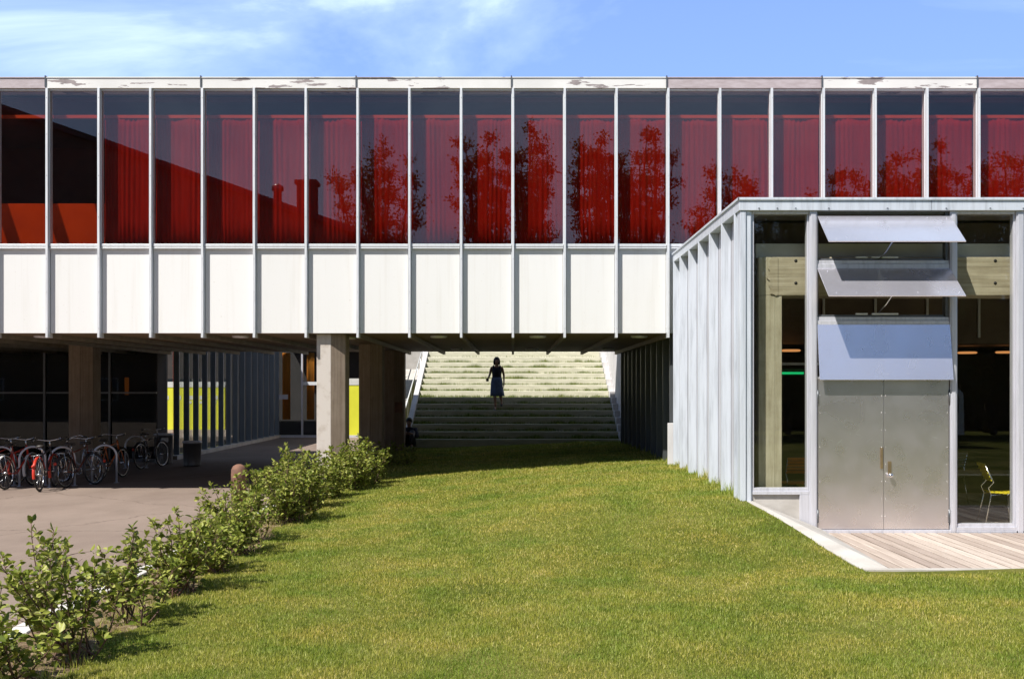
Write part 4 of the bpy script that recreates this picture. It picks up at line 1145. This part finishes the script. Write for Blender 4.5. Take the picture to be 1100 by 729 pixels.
sx, sy, sz = -3.02, 31.75, .36
sp = empty('person', (sx, sy, sz), 'person in dark clothes sitting on the ground in the shade below the stair railing', 'person')
P_ = {'pelvis': ((0, .06, .11), (.14, .11)), 'spine': ((0, .05, .28), (.12, .10)), 'chest': ((0, .0, .46), (.14, .105)), 'neckb': ((0, -.03, .585), (.062, .058)), 'neck': ((0, -.045, .635), .05),
      'jaw': ((0, -.075, .69), (.06, .068)), 'skull': ((0, -.065, .765), (.075, .088)), 'crown': ((0, -.06, .82), (.05, .06)), 'nose': ((0, -.165, .72), .012),
      'sr': ((-.18, 0, .55), .055), 'er': ((-.24, -.16, .34), .04), 'wr': ((-.13, -.37, .42), .028), 'hr': ((-.08, -.43, .44), (.034, .02)),
      'sl': ((.18, 0, .55), .055), 'el': ((.24, -.16, .34), .04), 'wl': ((.13, -.37, .42), .028), 'hl': ((.08, -.43, .44), (.034, .02)),
      'hipr': ((-.09, .02, .12), .09), 'kr': ((-.12, -.33, .44), .062), 'ar': ((-.11, -.50, .085), .04), 'tr': ((-.12, -.64, .035), (.04, .028)),
      'hipl': ((.09, .02, .12), .09), 'kl': ((.12, -.33, .44), .062), 'al': ((.11, -.50, .085), .04), 'tl': ((.12, -.64, .035), (.04, .028))}
E_ = [('pelvis','spine'),('spine','chest'),('chest','neckb'),('neckb','neck'),('neck','jaw'),('jaw','skull'),('skull','crown'),('jaw','nose'),('chest','sr'),('sr','er'),('er','wr'),('wr','hr'),
      ('chest','sl'),('sl','el'),('el','wl'),('wl','hl'),('pelvis','hipr'),('hipr','kr'),('kr','ar'),('ar','tr'),('pelvis','hipl'),('hipl','kl'),('kl','al'),('al','tl')]
hand(P_, E_, 'hr', (-.08, -.43, .44), (1, -.4, 0), (0, 0, 1), (.2, 1, 0)); hand(P_, E_, 'hl', (.08, -.43, .44), (-1, -.4, 0), (0, 0, 1), (-.2, 1, 0))
figure('body', P_, E_, M['skin'], sp)
b = MB(); loft(b, [(0, .06, .02, .19, .16), (0, .06, .14, .185, .155), (0, .05, .28, .165, .135), (0, .01, .44, .185, .14), (0, -.01, .55, .175, .115), (0, -.025, .60, .085, .075)])
for s in (-1, 1): b.tube([(.17*s, 0, .55), (.245*s, -.16, .335), (.14*s, -.355, .415)], [.072, .058, .042], 10)
b.v = [(x+sx, y+sy, z+sz) for x, y, z in b.v]; b.build('jacket', M['navy_cloth'], sp)
b = MB()
for s in (-1, 1): b.tube([(.09*s, .03, .12), (.12*s, -.33, .45), (.11*s, -.49, .11)], [.11, .085, .06], 12)
b.v = [(x+sx, y+sy, z+sz) for x, y, z in b.v]; b.build('trousers', M['dark_paint'], sp)
b = MB(); b.ellipsoid((sx, sy-.035, sz+.785), (.098, .105, .10), 18, 12); b.build('hair', M['hair'], sp)
b = MB()
for s in (-1, 1): b.ellipsoid((sx+.115*s, sy-.57, sz+.04), (.05, .13, .042), 12, 8)
b.build('shoes', M['saddle'], sp)

# ------------------------------------------------------------------ shrubs along the path
def leaf_arrays(P, Dv, L, W, up_bias=.6):
    """folded pointed leaves at points P growing along Dv"""
    n = len(P)
    d = Dv/np.linalg.norm(Dv, axis=1, keepdims=True)
    u = nr.normal(0, .45, (n, 3)); u[:, 2] += up_bias
    s = np.cross(d, u); s /= (np.linalg.norm(s, axis=1, keepdims=True)+1e-9)
    nn = np.cross(s, d)
    L = L[:, None]; W = W[:, None]
    v = np.empty((n, 6, 3))
    v[:, 0] = P; v[:, 1] = P+d*L*.45+s*W*.5+nn*W*.18; v[:, 2] = P+d*L*.78+s*W*.33+nn*W*.05
    v[:, 3] = P+d*L-nn*L*.12; v[:, 4] = P+d*L*.78-s*W*.33+nn*W*.05; v[:, 5] = P+d*L*.45-s*W*.5+nn*W*.18
    base = (np.arange(n)*6)[:, None]
    q = np.concatenate([base+np.array([[0, 1, 2, 3]]), base+np.array([[0, 3, 4, 5]])], 0)
    return v.reshape(-1, 3), q
def shrub(x, y, h, r, nst, dens, label, lo=.25, ry=None, leaf=.07):
    t = empty('leafy_shrub', (x, y, .05), label, 'shrub', 'leafy shrubs along the kerb')
    b = MB(); PP = []; DD = []
    for k in range(nst):
        a = rng.uniform(0, 6.28); rad = r*math.sqrt(rng.random())
        hh = h*rng.uniform(.55, 1.0)*(1-.25*(rad/r)**2) if k else h
        bx, by = x+rng.uniform(-.4, .4)*r, y+rng.uniform(-.4, .4)*(ry or r)
        tx, ty = x+rad*math.cos(a), y+rad*math.sin(a)*((ry or r)/r)
        pts = []
        wob = rng.uniform(-.05, .05)
        for i in range(9):
            q = i/8; pts.append(Vector((lerp(bx, tx, q**.8)+wob*math.sin(q*5), lerp(by, ty, q**.8)+wob*math.cos(q*4), .04+hh*q)))
        b.tube(pts, [.0075*(1-.75*i/8)+.001 for i in range(9)], 5)
        def sprinkle(p, q_, n, spread):
            for _ in range(n):
                f = rng.random(); c = p.lerp(q_, f)
                d = Vector((rng.gauss(0, 1), rng.gauss(0, 1), rng.gauss(.35, .5)))
                if d.length < .1: continue
                d.normalize(); PP.append(c+d*spread*rng.random()); DD.append(d)
        for i in range(1, 8):
            q = i/8
            if q < lo and rng.random() > .25: continue
            sprinkle(pts[i], pts[i+1], int(dens*(4 if q > .75 else 3)), .015)
            for _ in range(2 if rng.random() < .8 else 1):     # side twigs
                d = Vector((rng.gauss(0, 1), rng.gauss(0, 1), rng.uniform(.1, .9))).normalized(); L = rng.uniform(.07, .2)*(1.15-q*.5)*r/.4
                e = pts[i]+d*L
                b.tube([pts[i], pts[i]+d*L*.5+Vector((0, 0, .008)), e], [.003, .002, .001], 4)
                sprinkle(pts[i].lerp(e, .25), e, int(dens*4), .012)
        for _ in range(int(dens*4)):       # tip rosette
            d = Vector((rng.gauss(0, .7), rng.gauss(0, .7), .8)).normalized(); PP.append(pts[-1]-Vector((0, 0, rng.random()*.04))); DD.append(d)
    b.build('stems', M['stem'], t)
    P = np.array([tuple(p) for p in PP])-np.array([x, y, .05]); Dv = np.array([tuple(d) for d in DD])
    L = nr.uniform(.6, 1.2, len(P))*leaf
    v, q = leaf_arrays(P, Dv, L, L*nr.uniform(.5, .64, len(P)))
    np_mesh('foliage', v, q, M['shrub_leaf'], t)
SH = [(-3.62, 7.35, .72, .36, 12, 1.0, 'leafy shrub cut off by the bottom left corner of the photo', .3),
      (-3.58, 8.3, 1.0, .52, 20, 1.15, 'tall open shrub with bare lower stems, nearest whole shrub at the left', .35),
      (-3.45, 9.45, .84, .42, 13, 1.0, 'thin shrub with one tall shoot, second whole shrub from the front', .3),
      (-3.54, 10.8, .84, .52, 21, 1.2, 'rounded shrub in front of a bare patch of kerb, third from the front', .2),
      (-3.50, 12.05, .62, .44, 14, 1.1, 'low shrub in the gap where the white kerb shows', .2),
      (-3.52, 13.3, .74, .48, 16, 1.15, 'small sparse shrub before the dense part of the row', .2),
      (-3.66, 14.45, .98, .50, 20, 1.25, 'tall dense shrub that begins the thick part of the row', .15),
      (-3.45, 16.4, 1.06, .56, 20, 1.25, 'dense shrub in front of the rusty bollard', .12),
      (-3.55, 17.8, 1.06, .52, 20, 1.25, 'dense shrub in the middle of the thick part of the row', .12),
      (-3.42, 19.1, .98, .52, 20, 1.25, 'dense shrub just in front of the sunlit pillar', .1),
      (-3.20, 20.4, 1.08, .58, 26, 1.3, 'bushy shrub at the foot of the sunlit pillar, last in the sun', .08),
      (-2.95, 21.2, 1.02, .48, 18, 1.2, 'shrub at the far right end of the row, against the shadow', .08)]
for (x, y, h, r, n, dn, lab, lo) in SH: shrub(x+(.08 if y > 14 else .20), y, h*1.06, r*1.08, int(n*(1.2 if y > 14.5 else 1.15)), dn*(1.25 if y > 14.5 else 1.0), lab, lo)
shrub(-2.75, 26.0, .75, .55, 14, 1.1, 'dark shrub in the shade under the bridge, by the second pillar', .1)
shrub(-2.95, 29.5, .6, .5, 10, 1.1, 'dark shrub in the shade under the bridge, by the third pillar', .1)

# ------------------------------------------------------------------ what stands behind the camera and shows in the glass
hs = empty('gabled_house', (-28, -22, 0), 'big dark gabled house whose sloping roof is mirrored in the left windows', 'house')
def hz_(x): return 10.35+(-8.07-x)*.352
b = MB(); b.prism([(-8.6, -.1), (-8.6, hz_(-8.6)-.3), (-29, hz_(-29)-.3), (-48, hz_(-29)-.3-19*.4), (-48, -.1)], 'y', -32, -14.3); b.build('wall', M['house_wall'], hs)
b = MB(); b.hexa([(-29, -32.5, hz_(-29)-.29), (-8.07, -32.5, hz_(-8.07)-.29), (-8.07, -13.9, hz_(-8.07)-.29), (-29, -13.9, hz_(-29)-.29), (-29, -32.5, hz_(-29)), (-8.07, -32.5, hz_(-8.07)), (-8.07, -13.9, hz_(-8.07)), (-29, -13.9, hz_(-29))]); 
b.hexa([(-49, -32.5, hz_(-29)-8.29), (-29.003, -32.5, hz_(-29)-.29), (-29.003, -13.9, hz_(-29)-.29), (-49, -13.9, hz_(-29)-8.29), (-49, -32.5, hz_(-29)-8), (-29.003, -32.5, hz_(-29)), (-29.003, -13.9, hz_(-29)), (-49, -13.9, hz_(-29)-8)])
rf_ = b.build('roof', M['house_roof'], hs)
b = MB(); b.box(-11.5, -10.55, -16.6, -15.6, 10.5, 12.95); b.box(-11.6, -10.45, -16.7, -15.5, 12.95, 13.15); b.build('chimney', M['house_wall'], rf_)
b = MB(); b.lathe([(.22, 0), (.22, 1.2), (.32, 1.25), (.32, 1.45), (.1, 1.6)], (-12.6, -16, 11.4), 14); b.build('vent_pipe', M['steel_dark'], rf_)
b = MB(); b.bar((-16.4, -15, 12.9), (-16.4, -15, 14.5), .03); b.build('aerial', M['steel_dark'], rf_)
for i in range(5):
    for z in (1.2, 4.2, 7.2):
        b = MB(); b.box(-45+i*8, -43.6+i*8, -14.3, -14.24, z, z+1.6); f = b.build('window', M['alu_white'], hs)
        b = MB(); b.box(-44.9+i*8, -43.7+i*8, -14.238, -14.22, z+.1, z+1.5); b.build('pane', M['dark_glass'], f)

def tree(x, y, h, r, label, seed, nl=3000, stems=5, low=.35, leaf=.21, tf=.30):
    q = random.Random(seed)
    t = empty('tall_tree', (x, y, -.05), label, 'tree', 'trees mirrored in the windows')
    b = MB(); P = []; Dd = []
    tr = [(x+.12*math.sin(k), y+.1*math.cos(k*1.3), -.05+h*tf*k/4) for k in range(5)]
    b.tube(tr, [.26*h/15*(1-.09*k) for k in range(5)], 9)
    top = Vector(tr[-1])
    limbs = []
    for s in range(stems):
        a = 6.28*s/stems+q.uniform(-.4, .4); rad = r*q.uniform(.25, .9) if s else .1
        base = top-Vector((0, 0, q.uniform(0, h*.08))); hh = h*q.uniform(.58, .70) if s else h*.70
        hh *= (1-.22*(rad/r)**2)
        pts = []
        for i in range(9):
            u = i/8; pts.append(base+Vector((math.cos(a)*rad*u**.7+q.gauss(0, .07), math.sin(a)*rad*u**.7+q.gauss(0, .07), hh*u)))
        b.tube(pts, [.13*h/15*(1-u/9)+.012 for u in range(9)], 6); limbs.append(pts)
        for i in range(2, 9):
            for _ in range(4):
                d = Vector((q.gauss(0, 1), q.gauss(0, 1), q.uniform(1.0, 2.6))).normalized(); L = q.uniform(.6, 1.4)*(1.15-.5*i/8)*r/2.4
                e = pts[i]+d*L; b.tube([pts[i], pts[i]+d*L*.5+Vector((0, 0, -.05)), e], [.045, .03, .012], 4)
                if q.random() < .88: limbs.append([pts[i].lerp(e, .3), e])
    tw = [l for l in limbs if len(l) == 2]
    for _ in range(nl):
        l = q.choice(tw); c = l[0].lerp(l[1], q.random()**.7)
        d = Vector((q.gauss(0, 1), q.gauss(0, 1), q.gauss(.2, .8))).normalized()
        P.append(tuple(c+d*abs(q.gauss(0, .24))-Vector((x, y, -.05)))); Dd.append(tuple(d))
    b.build('trunk', M['bark'], t)
    L = nr.uniform(.7, 1.3, len(P))*leaf
    v, qd = leaf_arrays(np.array(P), np.array(Dd), L, L*.6, .3)
    np_mesh('crown', v, qd, M['tree_leaf'], t)
VD = 64.2
TL = [(412, 163, 48, 'leafy tree mirrored just right of the dark roof slope'), (520, 140, 34, 'tall tree mirrored left of the middle, the left one of a joined pair'), (570, 138, 42, 'tall tree mirrored left of the middle, the right one of a joined pair'),
      (645, 132, 30, 'slim tall tree mirrored right of the middle'), (697, 142, 42, 'spreading tall tree mirrored right of the middle'), (795, 172, 42, 'lower tree mirrored above the pavilion roof corner'),
      (905, 182, 30, 'small tree mirrored above the metal door'), (970, 160, 46, 'dense tree mirrored above the right hand window'), (1022, 152, 30, 'slim tree mirrored near the right edge'), (1078, 160, 44, 'dense tree mirrored at the right edge')]
for i, (px, py, hw, lab) in enumerate(TL):
    tree((px-551)*VD/1170, -22-(i % 3)*.8, EYE+(416.5-py)*VD/1170, hw*1.3*VD/1170, lab, 50+i, 12500, 12, leaf=.175)
RW = ['bushy low tree behind the parked van, nearest the dark house', 'bushy low tree behind the parked van, second in the roadside row', 'bushy tree just right of the parked van', 'bushy tree in the middle of the roadside row',
      'bushy tree behind the hedge, right of the middle of the roadside row', 'bushy tree near the far end of the roadside row', 'bushy tree at the far end of the roadside row']
for i, x in enumerate((10.5, 12.8, 15.2, 17.6, 20.0, 22.4, 25.0)):
    tree(x, -20-i % 2, 7.4+(i*7 % 4)*.5, 2.6, RW[i], 80+i, 8000, 9, leaf=.30, tf=.08)
hd = empty('hedge', (12, -27, 0), 'long dense hedge across the road behind the viewer', 'hedge')
n = 16000
P = np.stack([nr.uniform(-18, 30, n), nr.normal(0, .55, n), np.abs(nr.uniform(0, 3.0, n)+nr.normal(0, .12, n))], 1)
Dv = nr.normal(0, 1, (n, 3)); L = nr.uniform(.2, .36, n)
v, q = leaf_arrays(P, Dv, L, L*.6); np_mesh('foliage', v, q, M['hedge_leaf'], hd)
b = MB(); b.box(-6, 42, -27.35, -26.65, -.1, 2.6); b.build('branches', M['bark'], hd)

vn = empty('parked_van', (14.2, -11, 0), 'pale parked van mirrored in the left window of the pavilion', 'van')
b = MB()
prof = [(11.8, .35), (11.75, .9), (11.9, 1.05), (12.5, 1.15), (13.15, 1.95), (13.5, 2.08), (16.4, 2.08), (16.6, 1.9), (16.65, .35)]
b.prism(prof, 'y', -12.0, -10.2); b.build('body', M['van_paint'], vn, .05)
for k, (x0, x1, x2, x3) in enumerate(((12.75, 13.6, 13.6, 13.2), (13.75, 14.9, 14.9, 13.75), (15.05, 16.4, 16.4, 15.05))):
    b = MB(); b.hexa([(x0,-10.2,1.22),(x1,-10.2,1.22),(x1,-10.185,1.22),(x0,-10.185,1.22),(x3,-10.2,1.85),(x2,-10.2,1.85),(x2,-10.185,1.85),(x3,-10.185,1.85)]); b.build('side_window', M['dark_glass'], vn)
for x in (12.65, 15.75):
    for y in (-10.25, -11.95):
        b = MB(); b.lathe([(.34, -.11), (.36, -.08), (.36, .08), (.34, .11)], (0, 0, 0), 24); b.v = [(x+a, y+c, .36+d) for a, d, c in b.v]; wl = b.build('wheel', M['black_rubber'], vn)
        b = MB(); b.lathe([(.20, -.125), (.22, -.1), (.22, .1), (.20, .125)], (0, 0, 0), 20); b.v = [(x+a, y+c, .36+d) for a, d, c in b.v]; b.build('hubcap', M['alu_frame'], wl)
